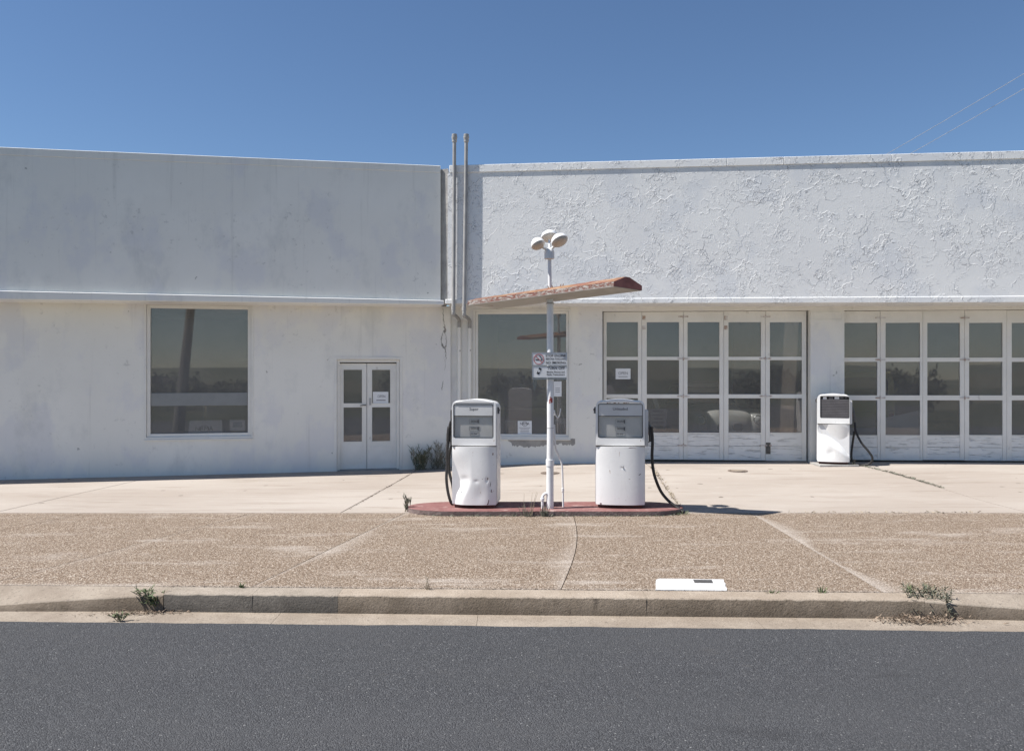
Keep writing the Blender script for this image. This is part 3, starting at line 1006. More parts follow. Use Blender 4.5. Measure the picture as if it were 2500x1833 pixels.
# folding garage doors
RD0 = RD
zd = lambda px, py: RD0.z(px, py)
hinge_me = None
def garage_leaf(a, b, ga, gb, rows, ztop, zbot, parent, boards=True):
    """one door leaf between pixel columns a..b with glass ga..gb"""
    RD = globals()['RD'].shift(random.Random(int(a)).uniform(-0.006, 0.006))
    ztop -= random.Random(int(b)).uniform(0, 0.006); zbot += random.Random(int(b) + 1).uniform(-0.004, 0.008)
    ua, ub, g0, g1 = RD.u(a) + 0.003, RD.u(b) - 0.003, RD.u(ga), RD.u(gb)
    px = (a + b) / 2
    hs = [(g0, g1, zd(px, y1), zd(px, y0)) for y0, y1 in rows]
    bb = zd(px, rows[-1][1] + 2)
    hs2 = hs + [(g0, g1, zbot + 0.012, bb - 0.004)]
    bm = bmesh.new()
    RD.holes(bm, ua, ub, zbot, ztop, hs2, 0.045)
    lf = obj('door_leaf', bm, M_door, parent)
    for h in hs:
        bm = bmesh.new()
        RD.box(bm, h[0], h[1], -0.026, -0.022, h[2], h[3])
        rg = random.Random(int(a * 7 + h[2] * 100))
        cen = RD.pt((h[0] + h[1]) / 2, -0.024, (h[2] + h[3]) / 2)
        bmesh.ops.rotate(bm, verts=bm.verts[:], cent=cen, matrix=Matrix.Rotation(R(rg.gauss(0, 0.55)), 3, 'Z') @ Matrix.Rotation(R(rg.gauss(0, 0.4)), 3, 'X'))
        obj('glass_pane', bm, M_glass2, lf)
    zm = zbot + 0.012 + (bb - 0.004 - zbot - 0.012) * 0.52
    for z0, z1 in ((zbot + 0.013, zm - 0.003), (zm + 0.003, bb - 0.005)):
        bm = bmesh.new()
        RD.box(bm, g0 + 0.002, g1 - 0.002, -0.03, -0.006, z0, z1)
        obj('board', bm, M_boards, lf, bevel=0.002)
    return lf
rows1 = [(786.5, 871), (879, 962.5), (972, 1056)]
zt_d = zd(1720, 760); zb_d = zd(1720, 1123)
leaves1 = [(1473, 1567, 1481, 1557.5), (1567, 1668.3, 1579, 1658), (1668.3, 1767, 1678.5, 1756.5), (1767, 1868.6, 1778.5, 1858), (1868.6, 1969, 1879.5, 1958)]
L1 = [garage_leaf(*l, rows1, zt_d, zb_d, work) for l in leaves1]
rows2 = [(788, 873), (883, 965), (977, 1062)]
zt_e = zd(2200, 758.5); zb_e = zd(2200, 1123)
leaves2 = [(2050, 2149, 2058, 2142), (2149, 2253, 2162, 2246.5), (2253, 2355, 2264, 2344), (2355, 2458, 2366, 2448), (2458, 2568, 2470, 2556)]
L2 = [garage_leaf(*l, rows2, zt_e, zb_e, work) for l in leaves2]
# strap hinges across the meeting stiles, plain hinges on the others
def strap(px, py, lf, wid=26, m=None):
    bm = bmesh.new()
    u0, u1 = RD.u(px - wid / 2), RD.u(px + wid / 2)
    z = zd(px, py)
    RD.box(bm, u0, u1, 0.0, 0.008, z - 0.011, z + 0.011)
    tube(bm, [RD.pt(RD.u(px), 0.008, z - 0.035), RD.pt(RD.u(px), 0.008, z + 0.035)], 0.010, 8)
    obj('strap_hinge', bm, m or M_hinge, lf)
for i in (1, 3):
    for y in (773, 875, 967, 1087):
        strap(leaves1[i][1], y, L1[i], 30 if y != 773 else 24)
for i in (0, 2):
    for y in (776, 878, 971):
        strap(leaves2[i][1], y, L2[i], 24)
for i in (0, 2):
    for y in (776, 800):
        bm = bmesh.new()
        x = leaves1[i][1] + 5
        RD.box(bm, RD.u(x - 4), RD.u(x + 4), 0, 0.006, zd(x, y + 5), zd(x, y - 5))
        obj('butt_hinge', bm, M_hinge, L1[i + 1])
bm = bmesh.new()
RD.box(bm, RD.u(1869.5), RD.u(1881), 0.0, 0.006, zd(1875, 1108), zd(1875, 1080))
RD.box(bm, RD.u(1873), RD.u(1877.5), 0.006, 0.02, zd(1875, 1106), zd(1875, 1083))
obj('bolt_plate', bm, M_darkmetal, L1[4])
# dark strips painting in the shade of the gaps under and over the doors
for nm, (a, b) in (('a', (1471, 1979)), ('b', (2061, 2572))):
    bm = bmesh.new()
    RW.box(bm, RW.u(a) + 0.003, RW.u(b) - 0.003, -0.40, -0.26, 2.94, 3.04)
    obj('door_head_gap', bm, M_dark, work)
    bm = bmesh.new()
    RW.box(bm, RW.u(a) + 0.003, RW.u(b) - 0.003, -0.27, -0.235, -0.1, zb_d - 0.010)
    obj('door_foot_strip', bm, M_darkmetal, work)

# rooms behind the glass, and roofs
def room(w, u0, u1, depth, z0, z1, parent, back=M_int, ceil=True):
    o0 = -0.25
    for nm, args, mm in (('interior_wall', (u0, u1, -depth - 0.1, -depth, z0, z1), back), ('interior_wall', (u0 - 0.1, u0, -depth, o0, z0, z1), M_int), ('interior_wall', (u1, u1 + 0.1, -depth, o0, z0, z1), M_int),
                         ('ceiling', (u0 - 0.1, u1 + 0.1, -depth - 0.1, -0.1, z1, z1 + 0.1), M_int), ('interior_floor', (u0, u1, -depth, -0.23, z0 - 0.1, z0), M_intfloor)):
        if nm == 'ceiling' and not ceil: continue
        if nm == 'interior_wall' and not ceil: args = args[:5] + (4.84,)
        bm = bmesh.new()
        w.box(bm, *args)
        obj(nm, bm, mm, parent)
room(LW, LW.u(-300), LW.u(1080), 5.0, 0.02, 3.08, shop)
room(RW, RW.u(1118), RW.u(1440), 4.5, 0.09, 3.09, work)
room(RW, RW.u(1452), uR1 - 0.3, 7.6, 0.10, 3.09, work, M_int, False)
bm = bmesh.new()
RW.box(bm, RW.u(1990), RW.u(1990) + 0.12, -7.6, -0.26, 0.0, 4.84)
obj('interior_wall', bm, M_brown, work)
for w, a, b, par in ((LF, uL0, -0.1, shop), (RF, 0.0, uR1, work)):
    bm = bmesh.new()
    if par is work:
        w.box(bm, a, b, -1.4, -0.26, 4.85, 5.0)
        w.box(bm, a, b, -9, -2.5, 4.85, 5.0)
    else:
        w.box(bm, a, b, -9, -0.26, 4.85, 5.0)
    obj('roof', bm, M_cement, par)
    if par is work:
        for k in range(8):
            bm = bmesh.new()
            w.box(bm, a + (b - a) * k / 8 + 0.02, a + (b - a) * (k + 1) / 8 - 0.02, -2.55, -1.35, 5.005, 5.012)
            obj('added_roof_light', bm, M_glass, par)  # unseen skylight, added to brighten the vehicles inside
    bm = bmesh.new()
    w.box(bm, a - (0.3 if par is shop else -0.3), a + (-0.1 if par is shop else 0.5), -9.0, -1.1, -0.3, 4.84)
    w.box(bm, b - 0.2, b, -9.0, -1.1, -0.3, 4.84)
    w.box(bm, a + 0.2, b - 0.2, -9.2, -9.0, -0.3, 4.84)
    obj('outer_wall', bm, M_shop, par)

# ------------------------------------------------------------------ notices, boards and signs
def panel_on(name, w, px0, px1, py0, py1, off, th, m, label, cat, group=None, tilt=0):
    pxm = (px0 + px1) / 2
    u0, u1 = w.u(px0), w.u(px1)
    z0, z1 = w.z(pxm, py1), w.z(pxm, py0)
    t = thing(name, w.pt((u0 + u1) / 2, off, z0), label, cat, group)
    bm = bmesh.new()
    w.box(bm, u0, u1, off - th / 2, off + th / 2, z0, z1)
    obj('sheet', bm, m, t, bevel=min(0.002, th / 4))
    return t, w, (u0 + u1) / 2, (z0 + z1) / 2, u1 - u0, z1 - z0, off + th / 2
def put_text(tp, s, fx, fz, wfrac, size, m=M_print, name='lettering'):
    t, w, u, z, uw, zh, o = tp
    bm = text_bm(s, size, uw * wfrac)
    w.place(bm, u + uw * fx, o + 0.0015, z + zh * fz)
    return obj(name, bm, m, t, recalc=False)
def put_bar(tp, fx, fz, wf, hf, m=M_print_grey, name='print_line'):
    t, w, u, z, uw, zh, o = tp
    bm = bmesh.new()
    w.box(bm, u + uw * (fx - wf / 2), u + uw * (fx + wf / 2), o + 0.0004, o + 0.0014, z + zh * (fz - hf / 2), z + zh * (fz + hf / 2))
    return obj(name, bm, m, t)
def put_ring(tp, fx, fz, rad, wd, m, name='emblem', sx=1.0):
    t, w, u, z, uw, zh, o = tp
    bm = bmesh.new()
    k = 32
    a = [(sx * rad * math.cos(2 * math.pi * i / k), rad * math.sin(2 * math.pi * i / k)) for i in range(k)]
    b = [(sx * (rad - wd) * math.cos(2 * math.pi * i / k), (rad - wd) * math.sin(2 * math.pi * i / k)) for i in range(k)]
    ring_plate(bm, a, b, -0.001, 0)
    w.place(bm, u + uw * fx, o + 0.0006, z + zh * fz)
    return obj(name, bm, m, t)

tp = panel_on('paper_notice', LW, 911, 949, 956.5, 985.5, -0.104, 0.002, M_paper, 'white paper notice taped inside the right leaf of the low double door', 'notice')
put_text(tp, 'OPEN', 0.05, 0.1, 0.5, 0.07, M_print_grey)
put_bar(tp, 0.02, -0.22, 0.6, 0.07)
tp = panel_on('paper_notice', RD, 1503, 1539.5, 899.5, 925.5, -0.016, 0.002, M_paper, 'white paper sign reading OPEN in the leftmost garage door leaf', 'notice')
put_text(tp, 'OPEN', 0.0, 0.05, 0.62, 0.075, M_print_grey)
put_bar(tp, 0.0, -0.27, 0.6, 0.05)
tp = panel_on('window_board', LW, 367, 603.5, 959, 990.5, -0.053, 0.010, M_greyboard, 'long pale grey board fixed across the lower part of the big left window', 'board')
bm = bmesh.new()
w = LW.shift(-0.35)
w.box(bm, w.u(498.5), w.u(504), -0.02, 0.0, w.z(500, 1062), w.z(500, 985))
tag(obj('timber_stick', bm, M_timber), 'thin bare timber stick standing behind the board in the left window', 'stick')
bm = bmesh.new()
LW.box(bm, winL[0] + .01, winL[1] - .01, -0.75, -0.105, winL[2] - 0.06, winL[2] + 0.012)
tag(obj('window_shelf', bm, M_timber), 'low display shelf along the inside of the left window', 'shelf')
# desk sign with sloping face
t = thing('desk_sign', LW.pt(LW.u(498), -0.2, winL[2] + 0.012), 'grey-white NRMA sign with sloping sides standing in the left window', 'sign')
bm = bmesh.new()
za, zb2 = winL[2] + 0.012, LW.z(498, 1027)
hexa(bm, [LW.pt(LW.u(456), -0.11, za), LW.pt(LW.u(540.5), -0.11, za), LW.pt(LW.u(540.5), -0.30, za), LW.pt(LW.u(456), -0.30, za),
          LW.pt(LW.u(460.5), -0.13, zb2), LW.pt(LW.u(539), -0.13, zb2), LW.pt(LW.u(539), -0.20, zb2), LW.pt(LW.u(460.5), -0.20, zb2)])
obj('sign_body', bm, M_paper, t)
sw = LW.shift(-0.113)
bm = text_bm('NRMA', 0.11, 0.30)
sw.place(bm, sw.u(499), 0.006, za + 0.125)
obj('lettering', bm, M_print_grey, t, recalc=False)
tp = (t, sw, sw.u(499), za + 0.125, 0.4, 0.2, 0.006)
put_ring(tp, 0, -0.0, 0.062, 0.008, M_print_grey, sx=1.3)
tp = panel_on('framed_card', LW, 559, 597, 1025.5, 1052, -0.12, 0.02, M_paper, 'small white framed card beside the sloping sign in the left window', 'card')
put_bar(tp, 0, 0.05, 0.6, 0.5, simple('pale_blue_print', (0.45, 0.5, 0.55)), 'picture')
bm = bmesh.new()
LW.box(bm, LW.u(560), LW.u(598), -0.26, -0.14, winL[2] + 0.012, LW.z(580, 1052) - 0.001)
tag(obj('card_stand', bm, M_timber), 'low timber block under the framed card in the left window', 'block')

# shop window of the right wing
tp = panel_on('window_poster', RW, 1263.5, 1298, 1027.5, 1060, -0.056, 0.004, M_paper, 'white NRMA poster with dark heading fixed low on the shop window', 'poster')
put_text(tp, 'NRMA', 0, 0.27, 0.66, 0.07, M_print)
put_ring(tp, 0, 0.27, 0.046, 0.007, M_print_grey, sx=1.15)
for k in range(4):
    put_bar(tp, 0, -0.02 - 0.12 * k, 0.62 if k else 0.8, 0.03)
tp = panel_on('grey_card', RW, 1232, 1261, 1026, 1059, -0.085, 0.02, simple('grey_card_mat', (0.35, 0.36, 0.37)), 'grey framed card leaning left of the NRMA poster in the shop window', 'card')
put_bar(tp, 0, 0.0, 0.7, 0.65, simple('grey_picture', (0.22, 0.23, 0.24)), 'picture')
tp = panel_on('window_notice', RW, 1352, 1371, 931, 968, -0.056, 0.003, M_paper, 'narrow white notice stuck on the shop window right of the pole', 'notice')
for k in range(3): put_bar(tp, 0, 0.05 - 0.12 * k, 0.6, 0.03)
# hanging pale blue fin (shape seen beside the sign)
bm = bmesh.new()
w = RW.shift(-0.3)
out = [(1300.5, 915), (1311, 915), (1311, 935), (1307, 950), (1305, 955), (1303, 948), (1300.5, 934)]
vs = [w.pt(w.u(x), 0, w.z(1306, y)) for x, y in out]
f1 = [bm.verts.new(v) for v in vs]; f2 = [bm.verts.new(v + Vector((0, 0.015, 0))) for v in vs]
bm.faces.new(f1); bm.faces.new(f2[::-1])
for i in range(len(vs)): bm.faces.new([f1[i], f2[i], f2[(i + 1) % len(vs)], f1[(i + 1) % len(vs)]])
tag(obj('blue_pennant', bm, M_bluegrey), 'pale blue pointed pennant hanging inside the shop window', 'pennant')
# furniture in the shop
t = thing('shop_counter', RW.pt(RW.u(1260), -2.2, 0.09), 'dark counter standing inside behind the shop window', 'counter')
bm = bmesh.new(); RW.box(bm, RW.u(1170), RW.u(1340), -2.6, -2.0, 0.09, 1.02); obj('counter_body', bm, simple('dark_counter', (0.12, 0.11, 0.10)), t)
bm = bmesh.new(); RW.box(bm, RW.u(1168), RW.u(1342), -2.65, -1.95, 1.021, 1.06); obj('counter_top', bm, simple('grey_top', (0.28, 0.27, 0.26)), t)
t = thing('display_stool', RW.pt(RW.u(1371), -0.8, 0.09), 'pale round stool inside the right end of the shop window', 'stool')
bm = bmesh.new(); lathe(bm, [(0.02, 0.80), (0.13, 0.80), (0.14, 0.86), (0.12, 0.90), (0.02, 0.905)], RW.pt(RW.u(1371), -0.8, 0)); obj('seat', bm, M_board, t, smooth=50)
for k in range(4):
    a = k * math.pi / 2 + 0.4
    c0 = RW.pt(RW.u(1371), -0.8, 0)
    bm = bmesh.new(); tube(bm, [c0 + Vector((0.09 * math.cos(a), 0.09 * math.sin(a), 0.80)), c0 + Vector((0.15 * math.cos(a), 0.15 * math.sin(a), 0.09))], 0.012, 8); obj('leg', bm, M_darkmetal, t)

# ------------------------------------------------------------------ vent pipes at the corner
def vent(px_top, px_low, ytop, ybot, pxb, label):
    Zf = RL.hit(px_top)[1] - 0.035
    top, low = P(px_top, ytop, Zf), P(px_low, ybot, Zf)
    Zb = RW.hit(pxb)[1] - 0.05
    b0 = Vector(((pxb - 1250) * Zb / 2000, Zb, low.z - 0.02))
    t = thing('vent_pipe', (b0.x, b0.y, gz(b0.x, b0.y)), label, 'pipe', 'tank vent pipes')
    bm = bmesh.new()
    tube(bm, [top, low], 0.033, 14)
    obj('riser', bm, M_grey_pipe, t, smooth=60)
    bm = bmesh.new()
    lathe(bm, [(0.034, -0.11), (0.044, -0.105), (0.046, -0.05), (0.052, -0.04), (0.052, 0.0), (0.04, 0.004), (0.04, 0.012), (0.047, 0.014), (0.047, 0.035), (0.02, 0.04)], top, 18)
    obj('vent_cap', bm, M_grey_pipe, t, smooth=35)
    bm = bmesh.new()
    lathe(bm, [(0.034, 0.0), (0.040, 0.0), (0.042, 0.07), (0.034, 0.072)], low, 16)
    obj('coupling', bm, M_grey_pipe, t, smooth=35)
    bm = bmesh.new()
    pts = spline([low + Vector((0, 0, 0.01)), low + Vector((0, 0, -0.05)), low + Vector((0, 0.05, -0.085)), low * 0.5 + b0 * 0.5 + Vector((0, 0, -0.08)), b0 + Vector((0, -0.05, -0.11)), b0 + Vector((0, 0, -0.17)), b0 + Vector((0, 0, -0.26))], 6)
    tube(bm, pts, 0.034, 12)
    obj('elbow', bm, M_grey_pipe, t, smooth=60)
    bm = bmesh.new()
    tube(bm, [b0 + Vector((0, 0, -0.25)), (b0.x, b0.y, gz(b0.x, b0.y) - 0.02)], 0.034, 14)
    obj('wall_pipe', bm, M_shop, t, smooth=60)
vent(1109.5, 1107, 333, 757, 1121, 'left of the two tall grey vent pipes rising past the roof at the corner')
vent(1138.5, 1133, 333, 759, 1146.5, 'right of the two tall grey vent pipes, nearer the shop window')

# ------------------------------------------------------------------ pump island
IX0, IX1, IY0, IY1, IZ = -1.35, 2.21, 10.20, 10.98, 0.062
isl = thing('pump_island', ((IX0 + IX1) / 2, 10.6, 0), 'low red painted island with pointed rounded ends under two fuel pumps', 'island')
outl = []
ym = (IY0 + IY1) / 2
for i in range(13):
    a = R(90 + 180 * i / 12)
    outl.append((IX0 + 0.62 + 0.62 * math.cos(a), ym + (IY1 - IY0) / 2 * math.sin(a)))
for i in range(13):
    a = R(-90 + 180 * i / 12)
    outl.append((IX1 - 0.5 + 0.5 * math.cos(a), ym + (IY1 - IY0) / 2 * math.sin(a)))
bm = bmesh.new()
a = [bm.verts.new((x, y, -0.03)) for x, y in outl]; b = [bm.verts.new((x, y, IZ - 0.008)) for x, y in outl]
for i in range(len(outl)): bm.faces.new([a[i], a[(i + 1) % len(outl)], b[(i + 1) % len(outl)], b[i]])
bm.faces.new(a[::-1]); bm.faces.new(b)
obj('island_kerb', bm, M_island_side, isl)
bm = bmesh.new()
cx, cy = (IX0 + IX1) / 2, ym
sh = [(cx + (x - cx) * 0.9985, cy + (y - cy) * 0.99) for x, y in outl]
a = [bm.verts.new((x, y, IZ - 0.010)) for x, y in sh]; b = [bm.verts.new((x, y, IZ)) for x, y in sh]
for i in range(len(sh)): bm.faces.new([a[i], a[(i + 1) % len(sh)], b[(i + 1) % len(sh)], b[i]])
bm.faces.new(b); bm.faces.new(a[::-1])
obj('island_top', bm, M_island, isl, bevel=0.004)

# ------------------------------------------------------------------ fuel pumps
def panel_grid(W_, z0, z1, yf, bulge, dent, nx=56, nz=72, th=0.018):
    bm = bmesh.new()
    g = []
    for j in range(nz + 1):
        row = []
        for i in range(nx + 1):
            x = -W_ / 2 + W_ * i / nx
            z = z0 + (z1 - z0) * j / nz
            s_ = 2 * x / W_
            y = yf - bulge * (1 - abs(s_) ** 2.6)
            dx, dy = dent(x, z)
            row.append(bm.verts.new((x + dx, y + dy, z)))
        g.append(row)
    for j in range(nz):
        for i in range(nx):
            bm.faces.new([g[j][i], g[j][i + 1], g[j + 1][i + 1], g[j + 1][i]])
    rim = [g[0][i] for i in range(nx + 1)] + [g[j][nx] for j in range(1, nz + 1)] + [g[nz][i] for i in range(nx - 1, -1, -1)] + [g[j][0] for j in range(nz - 1, 0, -1)]
    bk = [bm.verts.new((v.co.x * 0.995, max(v.co.y, yf) + th, v.co.z)) for v in rim]
    for i in range(len(rim)): bm.faces.new([rim[i], rim[(i + 1) % len(rim)], bk[(i + 1) % len(rim)], bk[i]])
    bm.faces.new(bk)
    return bm

def ss(a, b, x):
    t = max(0, min(1, (x - a) / (b - a)))
    return t * t * (3 - 2 * t)

def make_pump(loc, rz, label, W_, H, D, zdiv, disp, split, dent, header, nozzle_side, hose_pts, style, dimple, marks=()):
    t = thing('fuel_pump', loc, label, 'fuel pump', 'old white fuel pumps', rz)
    hw = W_ / 2
    # plinth
    bm = bmesh.new()
    box(bm, -hw + 0.03, hw - 0.03, -D / 2 + 0.02, D / 2 - 0.02, 0.0, 0.05)
    obj('plinth', bm, M_plinth, t, True, 0.006)
    # cabinet: rounded top outline
    def outline(w_, z0, top, r):
        o = [(-w_, z0), (w_, z0)]
        sh_ = top - 0.03
        for k in range(9):
            a = R(0 + 80 * k / 8)
            o.append((w_ - r + r * math.cos(a), sh_ - r + r * math.sin(a)))
        for k in range(1, 8):
            x = (w_ - r) * (1 - 2 * k / 8)
            o.append((x, sh_ + (top - sh_) * (1 - (x / (w_ - r)) ** 2)))
        for k in range(9):
            a = R(100 + 80 * k / 8)
            o.append((-w_ + r + r * math.cos(a), sh_ - r + r * math.sin(a)))
        return o
    bm = bmesh.new()
    prism(bm, outline(hw, 0.045, H - 0.004, 0.085), -D / 2, D / 2)
    obj('cabinet', bm, M_pump2, t, True, 0.008, 2, smooth=35)
    # lower front panel
    obj('lower_panel', panel_grid(W_ - 0.012, 0.045, zdiv - 0.006, -D / 2 - 0.012, 0.055, dent), M_pump, t, True, smooth=60)
    # seam
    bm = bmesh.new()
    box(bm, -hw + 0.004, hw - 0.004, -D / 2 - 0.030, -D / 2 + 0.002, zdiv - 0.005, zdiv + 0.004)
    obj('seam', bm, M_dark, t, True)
    # upper bezel with display opening
    N = 7
    x0, x1, z0, z1 = disp
    inner = rrect(x0, x1, z0, z1, 0.022, N)
    ou = rrect(-hw + 0.003, hw - 0.003, zdiv + 0.005, H - 0.012, 0.008, N, 0.085)
    for i, (x, z) in enumerate(ou):
        if z > H - 0.03: ou[i] = (x, z)
    bm = bmesh.new()
    ring_plate(bm, ou, inner, -D / 2 - 0.036, -D / 2 - 0.001)
    obj('display_bezel', bm, M_pump, t, True, 0.006, 2, smooth=40)
    # crown cap of the hood
    bm = bmesh.new()
    oc = [p for p in outline(hw, H - 0.05, H, 0.085) if p[1] > H - 0.052]
    inn = [(-hw + 0.09, H - 0.036), (hw - 0.09, H - 0.036)]
    pl = [p for p in oc if p[1] > H - 0.045]
    prism(bm, pl, -D / 2 - 0.045, -D / 2 + 0.06)
    obj('hood_crown', bm, M_pump, t, True, 0.004, smooth=40)
    yf = -D / 2 - (0.014 if style == 'dial' else 0.021)
    # rubber seal round the glass
    bm = bmesh.new()
    ring_plate(bm, rrect(x0 + .0005, x1 - .0005, z0 + .0005, z1 - .0005, 0.0215, N), rrect(x0 + 0.007, x1 - 0.007, z0 + 0.007, z1 - 0.007, 0.016, N), -D / 2 - 0.0375, -D / 2 - 0.002)
    obj('seal', bm, M_darkmetal, t, True)
    if style == 'dial':
        bm = bmesh.new(); yh = -D / 2 - 0.033
        box(bm, x0 + 0.004, x1 - 0.004, yh, -D / 2 - 0.001, split + 0.002, z1 - 0.004)
        hd = obj('header_panel', bm, M_header, t, True)
        bm = text_bm(header, 0.05)
        xs = [v.co.x for v in bm.verts]
        bmesh.ops.translate(bm, verts=bm.verts[:], vec=(0, yh - 0.0015, (split + z1) / 2 + 0.012))
        obj('lettering', bm, M_print, hd, True, recalc=False)
        bm = bmesh.new(); box(bm, x0 + 0.004, x1 - 0.004, yf, -D / 2 - 0.001, z0 + 0.004, split - 0.002)
        dl = obj('dial_panel', bm, M_dial, t, True)
        bm = bmesh.new(); box(bm, x0 + 0.004, x1 - 0.004, -D / 2 - 0.036, yf + 0.001, split - 0.004, split + 0.003)
        obj('divider_bar', bm, M_darkmetal, t, True)
        zz = [split - 0.072, split - 0.163, split - 0.232]
        for k, (zc, wdt, hgt, txt) in enumerate(((zz[0], 0.10, 0.042, '0000'), (zz[1], 0.10, 0.042, '0000'), (zz[2], 0.085, 0.026, '0.00'))):
            if zc - hgt / 2 < z0 + 0.008: zc = z0 + 0.012 + hgt / 2
            bm = bmesh.new()
            ring_plate(bm, rrect(-wdt / 2 - 0.012, wdt / 2 + 0.022, zc - hgt / 2 - 0.008, zc + hgt / 2 + 0.008, 0.004, 3), rrect(-wdt / 2 - 0.008, wdt / 2 + 0.018, zc - hgt / 2 - 0.004, zc + hgt / 2 + 0.004, 0.003, 3), yf - 0.003, yf)
            obj('counter_frame', bm, M_alu, dl, True)
            bm = text_bm(txt, hgt * 1.0, wdt * 0.85)
            bmesh.ops.translate(bm, verts=bm.verts[:], vec=(0, yf - 0.0015, zc))
            obj('counter_digits', bm, M_print, dl, True, recalc=False)
            if k < 2:
                bm = bmesh.new(); box(bm, wdt / 2 - 0.006, wdt / 2 + 0.010, yf - 0.003, yf - 0.0005, zc - hgt / 2, zc + hgt / 2)
                obj('counter_tab', bm, M_print_grey, dl, True)
        bm = bmesh.new(); box(bm, x0 + 0.004, x1 - 0.004, -D / 2 - 0.0305, -D / 2 - 0.029, z0 + 0.004, split - 0.004)
        obj('display_glass', bm, M_pumpglass, t, True)
    else:
        bm = bmesh.new(); box(bm, x0 + 0.004, x1 - 0.004, yf + 0.02, -D / 2 + 0.04, z0 + 0.004, z1 - 0.004)
        obj('display_back', bm, M_dark, t, True)
        nb = 12
        for k in range(nb):
            zc = z0 + 0.012 + (z1 - z0 - 0.075) * k / (nb - 1)
            bm = bmesh.new(); box(bm, x0 + 0.008, x1 - 0.008, yf - 0.004, yf + 0.012, zc - 0.012, zc + 0.0105)
            obj('louvre', bm, M_louvre, t, True)
        rg = random.Random(5)
        x = x0 + 0.05
        while x < x1 - 0.06:
            wd = rg.uniform(0.03, 0.08)
            bm = bmesh.new()
            box(bm, x, x + wd, yf - 0.004, yf + 0.01, z1 - rg.uniform(0.03, 0.055), z1 - 0.004)
            obj('torn_label', bm, M_louvre if rg.random() < 0.6 else M_board, t, True)
            x += wd + rg.uniform(0.012, 0.04)
    # lock boss
    bm = bmesh.new()
    lathe(bm, [(0.011, 0), (0.011, 0.006), (0.006, 0.009), (0.002, 0.009)], (dimple[0], -D / 2 - 0.012 - 0.052 + dimple[2], dimple[1]), 14, Matrix.Rotation(R(90), 4, 'X'))
    obj('lock', bm, M_alu, t, True)
    # nozzle, holster and hose
    s_ = nozzle_side
    hx = s_ * (hw + 0.022)
    bm = bmesh.new()
    box(bm, s_ * hw if s_ > 0 else s_ * (hw + 0.05), s_ * (hw + 0.05) if s_ > 0 else s_ * hw, -0.06, 0.07, H * 0.56, H * 0.90)
    obj('holster', bm, M_black if s_ < 0 else M_pump2, t, True, 0.012, 2)
    nz0 = H * 0.60
    bm = bmesh.new()
    xo = s_ * (hw + 0.075)
    tube(bm, spline([(xo - s_ * 0.02, 0.0, nz0 + 0.26), (xo, -0.005, nz0 + 0.18), (xo + s_ * 0.008, -0.01, nz0 + 0.09), (xo + s_ * 0.01, -0.01, nz0)], 5), [0.014] * 5 + [0.025] * 5 + [0.027] * 6, 12)
    nz = obj('nozzle', bm, M_black if s_ < 0 else M_darkmetal, t, True, smooth=60)
    bm = bmesh.new()
    tube(bm, spline([(xo, -0.01, nz0 + 0.15), (xo - s_ * 0.055, -0.012, nz0 + 0.08), (xo - s_ * 0.04, -0.01, nz0 - 0.005), (xo + s_ * 0.005, -0.01, nz0 + 0.005)], 5), 0.006, 8)
    obj('trigger_guard', bm, M_darkmetal, nz, True, smooth=60)
    bm = bmesh.new()
    tube(bm, [(xo - s_ * 0.02, -0.01, nz0 + 0.12), (xo - s_ * 0.045, -0.01, nz0 + 0.02)], 0.007, 8)
    obj('trigger', bm, M_redchip if s_ > 0 else M_darkmetal, nz, True)
    bm = bmesh.new()
    tube(bm, spline(hose_pts, 8), 0.019, 12)
    obj('hose', bm, M_black, t, True, smooth=70)
    # crank knob on the other side
    bm = bmesh.new()
    tube(bm, [(-s_ * (hw - 0.005), -0.12, H * 0.90), (-s_ * (hw + 0.03), -0.12, H * 0.90)], 0.016, 10)
    tube(bm, [(-s_ * (hw + 0.006), -0.12, H * 0.925), (-s_ * (hw + 0.008), -0.12, H * 0.865)], [0.012, 0.019], 10)
    obj('crank_knob', bm, M_darkmetal, t, True, smooth=50)
    rg = random.Random(int(loc[0] * 50) + 9)
    for pts_, mm, nm in marks:
        bm = bmesh.new()
        vs = []
        for x, z in pts_:
            if z < zdiv:
                dx_, dy_ = dent(x, z)
                vs.append(bm.verts.new((x + dx_, -D / 2 - 0.012 - 0.055 * (1 - abs(2 * x / (W_ - 0.012)) ** 2.6) + dy_ - 0.0012, z)))
            else:
                vs.append(bm.verts.new((x, -D / 2 - 0.0372, z)))
        bm.faces.new(vs)
        obj(nm, bm, mm, t, True, recalc=False)
    # side rubbing strip
    bm = bmesh.new()
    for q in (-1, 1):
        box(bm, q * (hw + 0.001) - 0.001, q * (hw + 0.001) + 0.001 + 0.0, -D / 2 + 0.03, D / 2 - 0.03, 0.06, zdiv - 0.03)
    obj('side_panel', bm, M_pump2, t, True)
    return t

